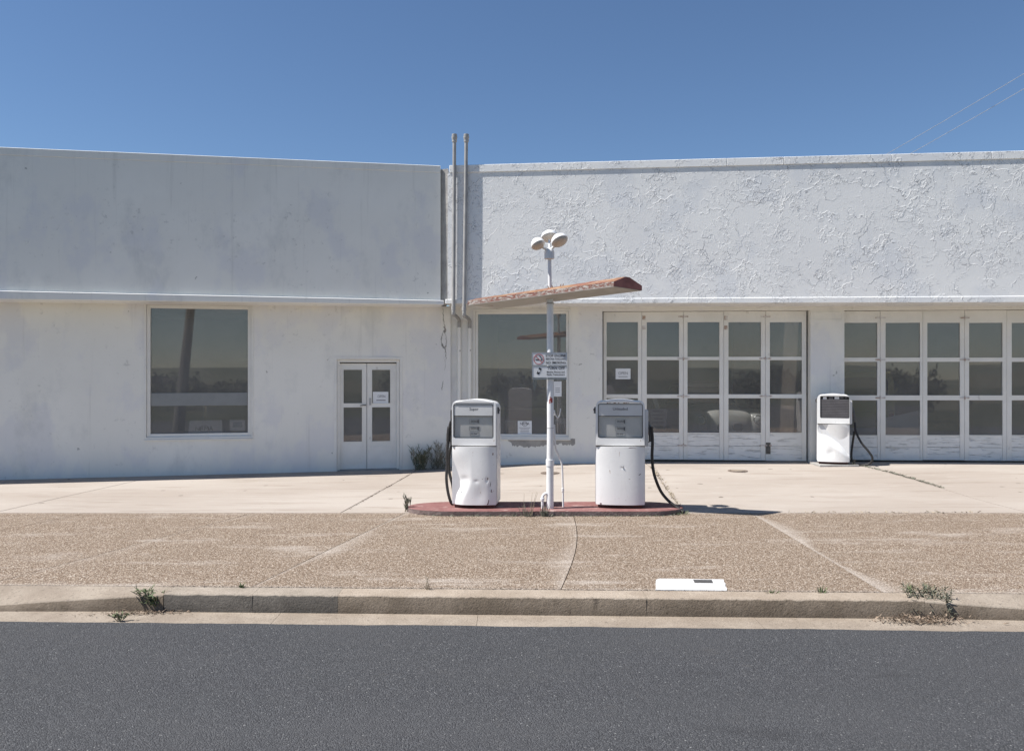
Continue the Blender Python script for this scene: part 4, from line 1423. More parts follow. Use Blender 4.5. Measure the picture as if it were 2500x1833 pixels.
def dent1(x, z):
    dx = dy = 0.0
    # big knock low on the left: everything left of a slanting crease folds back
    xc = -0.035 - 0.11 * ss(0.36, 0.04, z)
    k = ss(0.74, 0.30, z)
    q_ = xc - x
    dy += 0.31 * (q_ if q_ > 0.02 else (max(0, q_ + 0.02) ** 2 / 0.08)) * k if q_ > -0.02 else 0
    # ripples round the crease
    dy += 0.010 * math.exp(-((x + 0.12) / 0.06) ** 2 - ((z - 0.37) / 0.04) ** 2)
    dy += 0.005 * math.exp(-((x - 0.035) / 0.03) ** 2 - ((z - 0.345) / 0.02) ** 2)
    dy += 0.007 * math.exp(-((x - 0.08) / 0.07) ** 2 - ((z - 0.17) / 0.10) ** 2)
    dy += 0.008 * math.exp(-((x - 0.17) / 0.015) ** 2 - ((z - 0.36) / 0.03) ** 2)
    dy += 0.010 * math.exp(-((x - 0.21) / 0.012) ** 2 - ((z - 0.28) / 0.05) ** 2)
    dy += 0.004 * math.sin(9 * x + 5 * z) * ss(0.7, 0.3, z)
    dx += 0.060 * math.exp(-((z - 0.27) / 0.055) ** 2) * ss(-0.14, -0.30, x)
    return dx, dy
def dent2(x, z):
    return 0, 0.006 * math.exp(-((x - 0.03) / 0.02) ** 2 - ((z - 0.52) / 0.012) ** 2) + 0.003 * math.sin(3 * z + x * 4)
def dent3(x, z):
    # diagonal crease from upper left to lower right
    zl = 0.60 - 0.70 * (x + 0.20)
    d = (z - zl)
    k = ss(-0.28, -0.18, x) * ss(0.30, 0.22, x)
    dep = 0.075 * (max(0, 1 - d / 0.34) if d > 0 else max(0, 1 + d / 0.16)) * k
    dep += 0.012 * math.exp(-((x + 0.05) / 0.06) ** 2 - ((z - 0.20) / 0.06) ** 2)
    return 0, dep

PD = 0.44
py_front = 10.45
# pump one: "Super"
p1 = Vector(((1162 - 1250) * 10.45 / 2000, py_front + PD / 2, IZ))
hose1 = [(-0.375, -0.01, 0.84), (-0.385, -0.02, 0.70), (-0.385, -0.03, 0.52), (-0.390, -0.05, 0.34), (-0.365, -0.06, 0.16), (-0.325, -0.05, 0.03), (-0.300, -0.02, 0.06), (-0.315, 0.0, 0.24), (-0.365, 0.03, 0.42), (-0.372, 0.04, 0.60), (-0.345, 0.03, 0.74), (-0.30, 0.02, 0.80)]
make_pump(p1, R(-5.5), 'dented white fuel pump marked Super at the left end of the red island', 0.575, 1.385, PD, 0.79, (-0.262, 0.246, 0.896, 1.322), 1.175, dent1, 'Super', -1, hose1, 'dial', (-0.10, 0.22, 0.05),
          [([(0.165, 0.05), (0.185, 0.05), (0.196, 0.105), (0.189, 0.118), (0.180, 0.075)], M_plinth, 'tear'), ([(0.208, 0.27), (0.214, 0.30), (0.218, 0.345), (0.213, 0.33), (0.207, 0.29)], M_dark, 'tear'),
           ([(-0.175, 0.205), (-0.155, 0.203), (-0.148, 0.215), (-0.16, 0.210)], M_dark, 'tear'), ([(0.172, 0.38), (0.180, 0.36), (0.186, 0.385), (0.180, 0.40)], M_darkmetal, 'tear'), ([(0.216, 0.215), (0.226, 0.20), (0.228, 0.235), (0.221, 0.25)], M_plinth, 'rust_mark'),
           ([(0.235, 0.68), (0.246, 0.675), (0.25, 0.70), (0.24, 0.71)], M_rust, 'rust_mark'), ([(-0.255, 0.745), (-0.245, 0.743), (-0.242, 0.765), (-0.254, 0.768)], M_rust, 'rust_mark')])
# pump two: "Unleaded"
p2 = Vector(((1519 - 1250) * 10.45 / 2000, py_front + PD / 2, IZ))
def loc2(px, py, dyy=0.0):
    q = P(px, py, 10.5 + dyy)
    v = Matrix.Rotation(R(6.5), 3, 'Z') @ (q - p2)
    return tuple(v)
hose2 = [loc2(1590, 1041), loc2(1593, 1074), loc2(1592, 1115), loc2(1595, 1147.5), loc2(1602, 1173), loc2(1614, 1200, .02), loc2(1631, 1221), loc2(1650, 1236, -.05), loc2(1668, 1247, -.12)]
hose2[-1] = (hose2[-1][0], hose2[-1][1], -IZ + 0.02)
make_pump(p2, R(-6.5), 'undented white fuel pump marked Unleaded at the right end of the red island', 0.625, 1.385, PD, 0.79, (-0.280, 0.284, 0.896, 1.326), 1.173, dent2, 'Unleaded', 1, hose2, 'dial', (0.03, 0.53, -0.0),
          [([(x - w_, 1.334), (x + w_, 1.333), (x + w_ * 0.7, 1.345), (x - w_ * 0.2, 1.352), (x - w_ * 0.8, 1.342)], M_rust, 'rust_mark') for x, w_ in ((-0.16, 0.012), (-0.13, 0.006), (-0.07, 0.016), (-0.02, 0.007), (0.05, 0.014), (0.075, 0.009), (0.10, 0.006))]
          + [([(0.10, 0.768), (0.20, 0.770), (0.15, 0.777), (0.12, 0.776)], M_rust, 'rust_mark'), ([(-0.26, 0.05), (-0.24, 0.048), (-0.23, 0.062), (-0.255, 0.066)], M_plinth, 'rust_mark'), ([(0.235, 0.42), (0.262, 0.44), (0.255, 0.445), (0.232, 0.428)], M_darkmetal, 'scratch')])
# pump three by the garage pillar
Z3 = 14.55
p3 = Vector(((2044 - 1250) * Z3 / 2000, Z3 + 0.2, gz(5.7, Z3)))
bm = bmesh.new()
box(bm, p3.x - 0.35, p3.x + 0.35, Z3 - 0.10, Z3 + 0.47, p3.z - 0.05, p3.z + 0.035)
tag(obj('concrete_pad', bm, M_cement, bevel=0.006), 'low grey concrete pad under the pump by the garage pillar', 'concrete pad')
p3.z += 0.035
hose3 = [(0.365, -0.01, 0.74), (0.37, -0.05, 0.62), (0.40, -0.07, 0.52), (0.47, -0.10, 0.38), (0.58, -0.12, 0.24), (0.645, -0.12, 0.12), (0.60, -0.10, 0.02), (0.48, -0.08, -0.015), (0.36, -0.06, 0.0), (0.31, 0.0, 0.12), (0.33, 0.02, 0.36), (0.36, 0.0, 0.58)]
make_pump(p3, R(-19), 'white fuel pump with a diagonal crease and dark louvred face beside the garage pillar', 0.540, 1.255, 0.40, 0.715, (-0.222, 0.262, 0.82, 1.205), 1.0, dent3, '', 1, hose3, 'louvre', (-0.02, 0.30, 0.02))

# ------------------------------------------------------------------ canopy and light pole
KS = 1.01
eye = Vector((0, 0, EYE))
def sc(p): return eye + (Vector(p) - eye) * KS
B1, B2, B3, B4 = sc((1.212, 9.777, 2.816)), sc((1.592, 10.08, 2.796)), sc((-0.557, 10.42, 2.649)), sc((-0.204, 10.73, 2.627))
PX, PY = 0.4836, 10.42
pole = thing('canopy_pole', (PX, PY, IZ), 'white pole carrying three floodlights above a tilted rusty red canopy', 'light pole')
def pz(py): return EYE + (916.5 - py) * PY / 2000
canopy_z = pz(725)
bm = bmesh.new(); tube(bm, [(PX, PY, IZ - 0.01), (PX, PY, pz(1137))], 0.046, 20); lathe(bm, [(0.047, 0), (0.053, 0.0), (0.053, 0.08), (0.047, 0.082)], (PX, PY, pz(1137)), 20); lp = obj('pole_base', bm, M_pole, pole, smooth=40)
bm = bmesh.new(); tube(bm, [(PX, PY, pz(1137) + 0.05), (PX + 0.005, PY, pz(1045)), (PX, PY, canopy_z + 0.04)], 0.043, 20); obj('pole', bm, M_pole, pole, smooth=60)
bm = bmesh.new(); lathe(bm, [(0.0435, 0), (0.0445, 0.0), (0.0445, 0.006), (0.0435, 0.006)], (PX + 0.004, PY, pz(1045)), 20); obj('pole_joint', bm, M_grey_pipe, pole)
bm = bmesh.new(); tube(bm, [(PX, PY, canopy_z), (PX - 0.006, PY, pz(630))], 0.0235, 16); obj('upper_pole', bm, M_pole, pole, smooth=60)
bm = bmesh.new(); lathe(bm, [(0.044, 0), (0.055, 0.0), (0.055, 0.012), (0.044, 0.014)], (PX, PY, pz(742)), 20); obj('pole_flange', bm, M_under, pole, smooth=30)
# red chip in the pole paint
bm = bmesh.new()
rg = random.Random(2)
for k in range(5):
    a0 = R(-115 + 12 * k); a1 = a0 + R(14)
    z0, z1 = pz(982 + rg.uniform(-4, 3)), pz(969 + rg.uniform(-2, 6))
    bm.faces.new([bm.verts.new((PX + 0.004 + 0.0437 * math.cos(q), PY + 0.0437 * math.sin(q), z)) for q, z in ((a0, z0), (a1, z0), (a1, z1), (a0, z1))])
obj('paint_chip', bm, M_redchip, pole, recalc=False)
# canopy: skewed slab with low ridge, its surfaces separate parts
up1 = Vector((0, 0, 0.056))
def ridge(A, Bq, t, h): return A.lerp(Bq, t) + Vector((0, 0, h))
T1, T2, T3, T4 = B1 + up1, B2 + up1, B3 + up1 * 0.9, B4 + up1 * 0.9
R1a, R1b = ridge(B1, B2, 0.40, 0.135), ridge(B1, B2, 0.55, 0.135)
R3a, R3b = ridge(B3, B4, 0.30, 0.095), ridge(B3, B4, 0.52, 0.095)
def strip_bm(a, b, c, d, n=14, jit=0.0, th=0.004):
    """sheet a-b (one long edge) to d-c, subdivided along its length, given a little thickness"""
    bm = bmesh.new()
    rg = random.Random(9)
    top = []
    for i in range(n + 1):
        t = i / n
        j = Vector((0, 0, rg.uniform(-jit, jit)))
        top.append((a.lerp(b, t) + j * 0.3, d.lerp(c, t) + j))
    nrm = (b - a).cross(d - a).normalized() * th
    f = [[bm.verts.new(p) for p in q] for q in top]
    k = [[bm.verts.new(p - nrm) for p in q] for q in top]
    for i in range(n):
        bm.faces.new([f[i][0], f[i + 1][0], f[i + 1][1], f[i][1]])
        bm.faces.new([k[i][1], k[i + 1][1], k[i + 1][0], k[i][0]])
        bm.faces.new([f[i][0], k[i][0], k[i + 1][0], f[i + 1][0]])
        bm.faces.new([f[i][1], f[i + 1][1], k[i + 1][1], k[i][1]])
    for i in (0, n): bm.faces.new([f[i][0], f[i][1], k[i][1], k[i][0]])
    return bm
can = obj('canopy', strip_bm(B3, B1, B2, B4, 14, 0.0, 0.006), M_under, pole)
can['label'] = 'tilted canopy with rusty red roof and flaking white edge'
obj('fascia_board', strip_bm(B3, B1, T1, T3, 20, 0.0015), M_fascia, can)
obj('fascia_board', strip_bm(B4, B2, T2, T4, 10, 0.0015), M_fascia, can)
obj('roof_sheet', strip_bm(T3, T1, R1a, R3a, 24, 0.004), M_rust, can)
obj('roof_sheet', strip_bm(R3a, R1a, R1b, R3b, 16, 0.002), M_rust, can)
obj('roof_sheet', strip_bm(R3b, R1b, T2, T4, 16, 0.002), M_rust, can)
for nm, pts in (('end_cap', (B1, B2, T2, R1b, R1a, T1)), ('end_cap', (B3, T3, R3a, R3b, T4, B4))):
    bm = bmesh.new()
    off = (B1 - B3).normalized() * (0.004 if pts[0] is B1 else -0.004)
    a = [bm.verts.new(p + off) for p in pts]; b = [bm.verts.new(p + off * 2) for p in pts]
    bm.faces.new(a[::-1]); bm.faces.new(b)
    for i in range(len(pts)): bm.faces.new([a[i], a[(i + 1) % len(pts)], b[(i + 1) % len(pts)], b[i]])
    obj(nm, bm, M_redend, can)
# nails / fittings on the roof beside the pole
bm = bmesh.new()
for dx in (-0.10, -0.05, 0.06, 0.09):
    q = R3a.lerp(R1a, 0.55 + dx * 0.5)
    tube(bm, [q, q + Vector((dx * 0.1, 0, 0.025))], 0.006, 6)
obj('roof_bolts', bm, M_rust, can)
# lamp bracket and heads
bm = bmesh.new()
lathe(bm, [(0.03, 0.0), (0.064, 0.004), (0.064, 0.09), (0.050, 0.125), (0.03, 0.14)], (PX - 0.008, PY, pz(633)), 18)
brk = obj('lamp_bracket', bm, M_pole, pole, smooth=40)
top = Vector((PX - 0.008, PY, pz(610)))
def lamp(px, py, dyy, axis, rad, ln, label=None):
    c = P(px, py, PY + dyy)
    ax = Vector(axis).normalized()
    q = Vector((0, 0, 1)).rotation_difference(ax).to_matrix().to_4x4()
    bm = bmesh.new()
    # shade: shallow bowl, opening along +axis
    lathe(bm, [(0.012, -ln * 0.55), (rad * 0.55, -ln * 0.50), (rad * 0.88, -ln * 0.25), (rad, 0.0), (rad * 1.0, ln * 0.12), (rad * 0.93, ln * 0.14)], c, 26, q)
    hd = obj('lamp_head', bm, M_white, pole, smooth=45)
    bm = bmesh.new()
    lathe(bm, [(rad * 0.93, ln * 0.12), (rad * 0.88, ln * 0.24), (rad * 0.6, ln * 0.38), (rad * 0.2, ln * 0.44), (0.004, ln * 0.445)], c, 26, q)
    obj('lens', bm, M_lens, hd, smooth=60)
    bm = bmesh.new()
    tube(bm, spline([top, (top + c) * 0.5 + Vector((0, 0, -0.015)), c - ax * ln * 0.3], 5), 0.016, 8)
    obj('lamp_arm', bm, M_white, hd, smooth=60)
lamp(1313, 596, -0.07, (0.36, -0.42, -0.83), 0.092, 0.135)
lamp(1341, 577, 0.10, (0.12, -0.42, -0.90), 0.107, 0.125)
lamp(1365.5, 587, -0.10, (0.36, -0.44, -0.82), 0.110, 0.135)
# conduit beside the pole, hook, and drain elbow at the foot
def q(px, py, dz=0.0): return P(px, py, PY + dz)
bm = bmesh.new()
tube(bm, spline([q(1353, 1036, .03), q(1354.5, 1070, .03), q(1357, 1094, .05), q(1366, 1117, .09), q(1372, 1137, .10), q(1374, 1190, .11), Vector((q(1375, 1236, .11).x, PY + 0.11, IZ - 0.005))], 6), 0.012, 8)
obj('conduit', bm, M_white, pole, smooth=60)
bm = bmesh.new(); lathe(bm, [(0.012, 0), (0.017, 0.004), (0.017, 0.045), (0.012, 0.05)], q(1374, 1200, .11), 12); obj('conduit_sleeve', bm, M_white, pole, smooth=40)
bm = bmesh.new()
tube(bm, spline([q(1350, 1004, .02), q(1354, 1002, .05), q(1353.5, 1014, .06)], 5), 0.006, 7)
tube(bm, spline([q(1353, 1004, .04), q(1356, 1012, .06), q(1361, 1019.5, .07), q(1365, 1016, .07), q(1367.5, 1006, .07), q(1368.5, 997, .07)], 6), 0.007, 8)
obj('hose_hook', bm, M_white, pole, smooth=60)
bm = bmesh.new()
fx = q(1324.5, 1236, -.02)
tube(bm, spline([q(1335, 1204, -.02), q(1329, 1206, -.02), q(1325, 1212, -.02), q(1324.3, 1220, -.02), Vector((fx.x, fx.y, IZ - 0.01))], 6), 0.018, 10)
lathe(bm, [(0.019, 0), (0.026, 0.003), (0.026, 0.03), (0.019, 0.033)], q(1324.3, 1221, -.02), 12)
obj('drain_elbow', bm, M_white, pole, smooth=50)

# ------------------------------------------------------------------ warning signs on the pole
SG = Wall((0, PY - 0.062), (1, 0))
def sign(px0, px1, py0, py1, label):
    u0, u1 = SG.u(px0), SG.u(px1)
    z0, z1 = SG.z(1340, py1), SG.z(1340, py0)
    t = thing('warning_sign', SG.pt((u0 + u1) / 2, 0, z0), label, 'sign', 'warning signs on the pole')
    bm = bmesh.new(); SG.box(bm, u0, u1, -0.004, 0.0, z0, z1); obj('plate', bm, M_sign, t)
    bm = bmesh.new(); frame4(bm, SG, u0 - .003, u1 + .003, z0 - .003, z1 + .003, 0.0055, -0.006, 0.003); obj('edge_trim', bm, M_alu, t)
    bm = bmesh.new(); SG.box(bm, SG.u(1338), SG.u(1348), -0.025, -0.0045, (z0 + z1) / 2 - 0.02, (z0 + z1) / 2 + 0.02); obj('clamp', bm, M_darkmetal, t)
    return (t, SG, (u0 + u1) / 2, (z0 + z1) / 2, u1 - u0, z1 - z0, 0.0)
def sx(px): return SG.u(px)
def line(tp, s, px0, px1, py0, py1, m=M_print, bold=True):
    t = tp[0]
    hgt = (py1 - py0) * PY / 2000
    bm = text_bm(s, hgt / 0.70, SG.u(px1) - SG.u(px0), bold)
    zs = [v.co.z for v in bm.verts]
    zc = (max(zs) + min(zs)) / 2
    SG.place(bm, (SG.u(px0) + SG.u(px1)) / 2, 0.0016, SG.z(1340, (py0 + py1) / 2) - zc)
    obj('lettering', bm, m, t, recalc=False)
tp = sign(1299, 1384, 860.5, 891.5, 'upper white sign on the pole reading STOP ENGINE and NO SMOKING')
line(tp, 'STOP ENGINE', 1332, 1381.5, 865.2, 871)
line(tp, 'BEFORE FUELLING', 1332.5, 1381, 874.2, 878.2)
line(tp, 'NO SMOKING', 1333, 1381, 882.2, 888)
t = tp[0]
def disc_ring(cx, cy, r0, r1, m, nm):
    bm = bmesh.new()
    k = 36
    s_ = PY / 2000
    ring_plate(bm, [(r1 * s_ * math.cos(2 * math.pi * i / k), r1 * s_ * math.sin(2 * math.pi * i / k)) for i in range(k)], [(r0 * s_ * math.cos(2 * math.pi * i / k), r0 * s_ * math.sin(2 * math.pi * i / k)) for i in range(k)], -0.001, 0)
    SG.place(bm, SG.u(cx), 0.001, SG.z(cx, cy)); obj(nm, bm, m, t)
disc_ring(1315.5, 876.8, 11.0, 12.9, M_red_print, 'prohibition_ring')
def bar(cx, cy, wd, hg, rot, m, nm, off=0.0012):
    bm = bmesh.new(); s_ = PY / 2000
    box(bm, -wd / 2 * s_, wd / 2 * s_, -0.0005, 0.0, -hg / 2 * s_, hg / 2 * s_)
    SG.place(bm, SG.u(cx), off, SG.z(cx, cy), rot); obj(nm, bm, m, t)
bar(1312, 878, 9, 2.6, 0, M_print, 'cigarette')
bar(1322, 878, 4, 2.6, 0, M_print, 'cigarette_tip')
bm = bmesh.new()
s_ = PY / 2000
tube(bm, spline([SG.pt(SG.u(x), 0.0015, SG.z(1315, y)) for x, y in ((1323.5, 876), (1323, 873), (1320, 872.5), (1319.5, 870), (1317, 869.5), (1316, 867.5))], 4), 0.004, 6)
obj('smoke_curl', bm, M_print, t)
bar(1315.5, 876.8, 23, 1.8, R(45), M_red_print, 'prohibition_bar', 0.0022)
tp = sign(1299.5, 1384, 893.5, 921.5, 'lower white sign on the pole reading TURN OFF with a mobile phone picture')
line(tp, 'TURN OFF', 1336, 1379, 895, 901.5)
line(tp, 'Mobile Phones and', 1335, 1378.5, 906, 910, M_print, True)
line(tp, 'Radio Transceivers', 1335, 1378.5, 912.2, 916.2, M_print, True)
t = tp[0]
bar(1314.5, 909.5, 6.5, 8, R(25), M_print, 'phone_picture')
bar(1318.5, 900.5, 6.5, 4.2, R(25), M_print, 'phone_flip')
bar(1315.5, 907, 4, 3, R(25), M_sign, 'phone_screen', 0.002)
bar(1320, 904.5, 1.2, 4, R(25), M_print_grey, 'phone_hinge')
bm = bmesh.new(); SG.box(bm, SG.u(1300), SG.u(1383.5), -0.03, -0.008, SG.z(1340, 926), SG.z(1340, 922.8)); obj('lower_rail', bm, M_alu, t)

# ------------------------------------------------------------------ covers and lids in the ground
def fill_cap(x, y, r, label, pale):
    z = gz(x, y)
    t = thing('fill_cap', (x, y, z), label, 'fuel cap', 'tank fill caps')
    bm = bmesh.new(); lathe(bm, [(r * 0.72, 0.002), (r * 0.75, 0.012), (r, 0.010), (r * 1.02, -0.01)], (x, y, z), 32); obj('cap_ring', bm, M_iron, t, smooth=40)
    bm = bmesh.new(); lathe(bm, [(r * 0.7, 0.0), (r * 0.68, 0.018 if pale else 0.013), (r * 0.3, 0.020 if pale else 0.014), (0.01, 0.021 if pale else 0.014)], (x, y, z), 28); obj('cap_lid', bm, M_gutter if pale else M_iron, t, smooth=40)
fill_cap((1801 - 1250) * 13.97 / 2000, 13.97, 0.165, 'round tank fill cap with a pale centre set in concrete before the garage doors', True)
fill_cap((1343 - 1250) * 14.0 / 2000, 14.0, 0.16, 'dark round tank fill cap in the concrete behind the pole', False)
t = thing('meter_cover', (1.5, 6.85, 0), 'white painted rectangular meter cover in the footpath beside the kerb', 'cover')
rg = random.Random(21)
pts = []
cor = [(1.170, 6.672), (1.745, 6.652), (1.812, 7.010), (1.262, 7.036), (1.232, 7.00), (1.205, 6.86)]
for (xa, ya), (xb, yb) in zip(cor, cor[1:] + cor[:1]):
    for k in range(8):
        f = k / 8
        pts.append((xa + (xb - xa) * f + rg.uniform(-.004, .004), ya + (yb - ya) * f + rg.uniform(-.003, .003)))
bm = bmesh.new()
a = [bm.verts.new((x, y, 0.001)) for x, y in pts]; b = [bm.verts.new((x, y, 0.008)) for x, y in pts]
bm.faces.new(b); bm.faces.new(a[::-1])
for i in range(len(pts)): bm.faces.new([a[i], a[(i + 1) % len(pts)], b[(i + 1) % len(pts)], b[i]])
obj('painted_slab', bm, M_whitepaint, t)
bm = bmesh.new(); hexa(bm, [(1.535, 6.885, 0.0085), (1.690, 6.880, 0.0085), (1.703, 6.985, 0.0085), (1.545, 6.990, 0.0085), (1.535, 6.885, 0.011), (1.690, 6.880, 0.011), (1.703, 6.985, 0.011), (1.545, 6.990, 0.011)])
obj('lid', bm, M_darkmetal, t)

# ------------------------------------------------------------------ overhead service wires
def wire(p0, p1, sag, label):
    p0, p1 = Vector(p0), Vector(p1)
    pts = [p0.lerp(p1, i / 16) - Vector((0, 0, sag * 4 * (i / 16) * (1 - i / 16))) for i in range(17)]
    bm = bmesh.new(); tube(bm, pts, 0.0042, 6)
    tag(obj('service_wire', bm, M_grey_pipe), label, 'wire', 'overhead service wires')
wire((6.9, 20.5, 5.9), P(2700, 60, 13.5), 0.05, 'upper of two thin overhead wires above the right end of the roof')
wire((7.4, 20.5, 5.9), P(2700, 100, 13.5), 0.05, 'lower of two thin overhead wires above the right end of the roof')

# ------------------------------------------------------------------ weeds
def blade(bm, base, d, L, wd, bend, rg):
    d = Vector(d).normalized()
    side = d.cross(Vector((0, 0, 1)))
    if side.length < 0.1: side = Vector((1, 0, 0))
    side = (Matrix.Rotation(rg.uniform(-1.2, 1.2), 3, d) @ side.normalized())
    p = Vector(base); prev = None
    n = 4
    for i in range(n + 1):
        t = i / n
        w_ = wd * (0.6 + 0.6 * t - 1.15 * t * t) / 2
        a, b = bm.verts.new(p - side * w_), bm.verts.new(p + side * w_)
        if prev: bm.faces.new([prev[0], prev[1], b, a])
        prev = (a, b)
        p = p + d * (L / n)
        d = (d + Vector((d.x, d.y, 0)) * bend / n - Vector((0, 0, bend * 0.6 / n))).normalized()
def tuft(name, base, n, L, wd, spread, m, label, cat, seed, bend=0.5, group=None, lean=(0, 0), rad=0.03, stalks=0, ms=None):
    rg = random.Random(seed)
    bm = bmesh.new()
    for i in range(n):
        a = rg.uniform(0, 6.28)
        s_ = spread * rg.random() ** 0.7
        d = (math.cos(a) * s_ + lean[0], math.sin(a) * s_ + lean[1], 1)
        r_ = rad * rg.random()
        blade(bm, (base[0] + r_ * math.cos(a), base[1] + r_ * math.sin(a) * 0.6, base[2] - 0.005), d, L * rg.uniform(0.45, 1.0), wd * rg.uniform(0.6, 1.2), bend * rg.uniform(0.3, 1.3), rg)
    if not stalks:
        return tag(obj(name, bm, m, recalc=False), label, cat, group)
    t = thing(name, base, label, cat, group)
    obj('leaves', bm, m, t, recalc=False)
    bm = bmesh.new()
    for i in range(stalks):
        a = rg.uniform(0, 6.28)
        p = Vector(base) + Vector((rg.uniform(-1, 1) * rad, rg.uniform(-.5, .5) * rad, 0))
        h = L * rg.uniform(1.1, 1.7)
        q_ = p + Vector((math.cos(a) * 0.25 * h + lean[0] * h, math.sin(a) * 0.2 * h, h))
        tube(bm, [p, (p + q_) / 2 + Vector((0, 0, 0.03)), q_], [0.003, 0.0022, 0.0012], 5)
    obj('stalks', bm, ms or M_dry, t)
    return t
def leafy(name, base, n_st, H, leaf_l, leaf_w, m, label, cat, seed, lean=(0, 0), spread=0.5, per=12, group=None, up=0.6, ms=None, rad=0.02, f0=0.2, hmin=0.55):
    """stems with oval leaves along them"""
    rg = random.Random(seed)
    t = thing(name, base, label, cat, group)
    bs, bl = bmesh.new(), bmesh.new()
    for s_ in range(n_st):
        a = rg.uniform(0, 6.28)
        k = spread * rg.random() ** 0.6
        tip = Vector(base) + Vector((math.cos(a) * k * H + lean[0] * H, math.sin(a) * k * H * 0.7 + lean[1] * H, H * rg.uniform(hmin, 1.0)))
        b0 = Vector(base) + Vector((rg.uniform(-rad, rad), rg.uniform(-rad, rad) * 0.6, -0.005))
        tip = tip + (b0 - Vector(base)) * 0.8
        mid = (b0 + tip) / 2 + Vector((rg.uniform(-.1, .1) * H, rg.uniform(-.1, .1) * H, 0.08 * H))
        pts = spline([b0, mid, tip], 5)
        tube(bs, pts, 0.0028, 5)
        for i in range(per):
            f = f0 + (1 - f0) * rg.random()
            p = pts[min(len(pts) - 1, int(f * (len(pts) - 1)))]
            d = (rg.uniform(-1, 1), rg.uniform(-1, 1), up + rg.uniform(-0.5, 0.6))
            blade(bl, p, d, leaf_l * rg.uniform(0.6, 1.2), leaf_w * rg.uniform(0.7, 1.2), 0.4, rg)
    obj('stems', bs, ms or M_dry, t)
    obj('leaves', bl, m, t, recalc=False)
    return t
q0 = lambda px, py, z=0.0: ((px - 1250) * (EYE - z) / (py - 916.5), (EYE - z) * 2000 / (py - 916.5), z)
leafy('weed', (-1.36, 10.52, 0.0), 9, 0.20, 0.075, 0.016, M_leafgrey, 'fleshy upright weed growing at the left tip of the red island', 'weed', 1, spread=0.28, per=9, up=1.6)
tuft('grass_tuft', (0.185, 10.18, 0.0), 46, 0.20, 0.007, 0.45, M_leafgrey, 'spindly grass tuft with tall seed stalks in front of the island left of the pole', 'weed', 2, 0.4, stalks=4, rad=0.07)
tuft('grass_tuft', (0.40, 10.17, 0.0), 40, 0.17, 0.011, 0.35, M_leafgrey, 'stout grey-green tuft in front of the island at the foot of the pole', 'weed', 3, 0.3, rad=0.05)
tuft('grass_tuft', (0.64, 10.17, 0.0), 16, 0.10, 0.007, 0.4, M_leafgrey, 'small tuft in front of the island just right of the pole', 'weed', 4, 0.4, rad=0.03)
tuft('grass_tuft', (0.02, 10.18, 0.0), 16, 0.09, 0.006, 0.5, M_leafgrey, 'small thin tuft in front of the island near the Super pump', 'weed', 41, 0.4, rad=0.03)
tuft('grass_tuft', (2.13, 10.32, 0.0), 44, 0.07, 0.008, 0.9, M_leaf2, 'low green grass clump at the right tip of the island by the hose end', 'weed', 5, 0.7, rad=0.13)
LWp = lambda px, o, z=0: LW.pt(LW.u(px), o, z)
b = LWp(1025, 0.16); leafy('weed', (b.x, b.y, gz(b.x, b.y)), 34, 0.43, 0.12, 0.016, M_leaf, 'dark green bushy weed at the wall base right of the double door', 'weed', 6, spread=0.5, per=13, up=1.0, rad=0.10, f0=0.05, hmin=0.4)
b = LWp(1068, 0.14); leafy('weed', (b.x, b.y, gz(b.x, b.y)), 44, 0.56, 0.09, 0.010, M_leafgrey, 'wispy brown-grey weed in the building corner behind the Super pump', 'weed', 7, spread=0.4, per=12, up=1.0, rad=0.14, f0=0.05, hmin=0.25)
leafy('weed', q0(378, 1490, -0.146), 22, 0.19, 0.05, 0.014, M_leaf2, 'feathery green weed growing at the left end of the kerb', 'weed', 8, lean=(-0.25, 0.05), spread=0.75, per=16, up=0.5)
leafy('weed', q0(290, 1514, -0.146), 9, 0.075, 0.03, 0.014, M_leaf2, 'small creeping weed in the gutter at the far left', 'weed', 9, spread=1.1, per=9)
leafy('weed', q0(2262, 1500, -0.146), 80, 0.24, 0.05, 0.012, M_leafdark, 'large straggly dark weed over the right end of the kerb', 'weed', 10, lean=(0.0, 0.05), spread=0.5, per=15, up=0.5, rad=0.17, f0=0.05, hmin=0.25)
b = q0(2224, 1447, 0.0); tuft('grass_tuft', b, 20, 0.09, 0.012, 0.4, M_leaf2, 'bright green sprig in the joint above the large right weed', 'weed', 11)
b = q0(2262, 1445, 0.0); tuft('grass_tuft', b, 20, 0.09, 0.012, 0.6, M_leaf2, 'green sprig in the joint just beyond the large right weed', 'weed', 111)
b = q0(592, 1434); tuft('weed_sprig', b, 12, 0.065, 0.022, 0.5, M_leaf2, 'small broad-leaved sprig in the joint behind the left part of the kerb', 'weed', 12, 0.3)
b = q0(1046, 1438); tuft('weed_sprig', b, 12, 0.07, 0.008, 0.6, M_dry, 'small dead sprig in the joint behind the kerb below the Super pump', 'weed', 13, 0.3, stalks=3)
b = q0(1880, 1446); tuft('weed_sprig', b, 34, 0.045, 0.008, 1.2, M_leaf2, 'low mat of weed in the joint right of the white cover', 'weed', 14, 0.6, rad=0.06)
b = q0(2006, 1446); tuft('weed_sprig', b, 16, 0.085, 0.016, 0.9, M_leaf2, 'spiky green rosette in the joint behind the right part of the kerb', 'weed', 15, 0.4)
tuft('grass_tuft', (6.02, 14.50, gz(6, 14.5)), 46, 0.11, 0.007, 0.7, M_leafgrey, 'dry yellowish tuft at the right foot of the pump by the pillar', 'weed', 16, 0.5, rad=0.07, stalks=5)

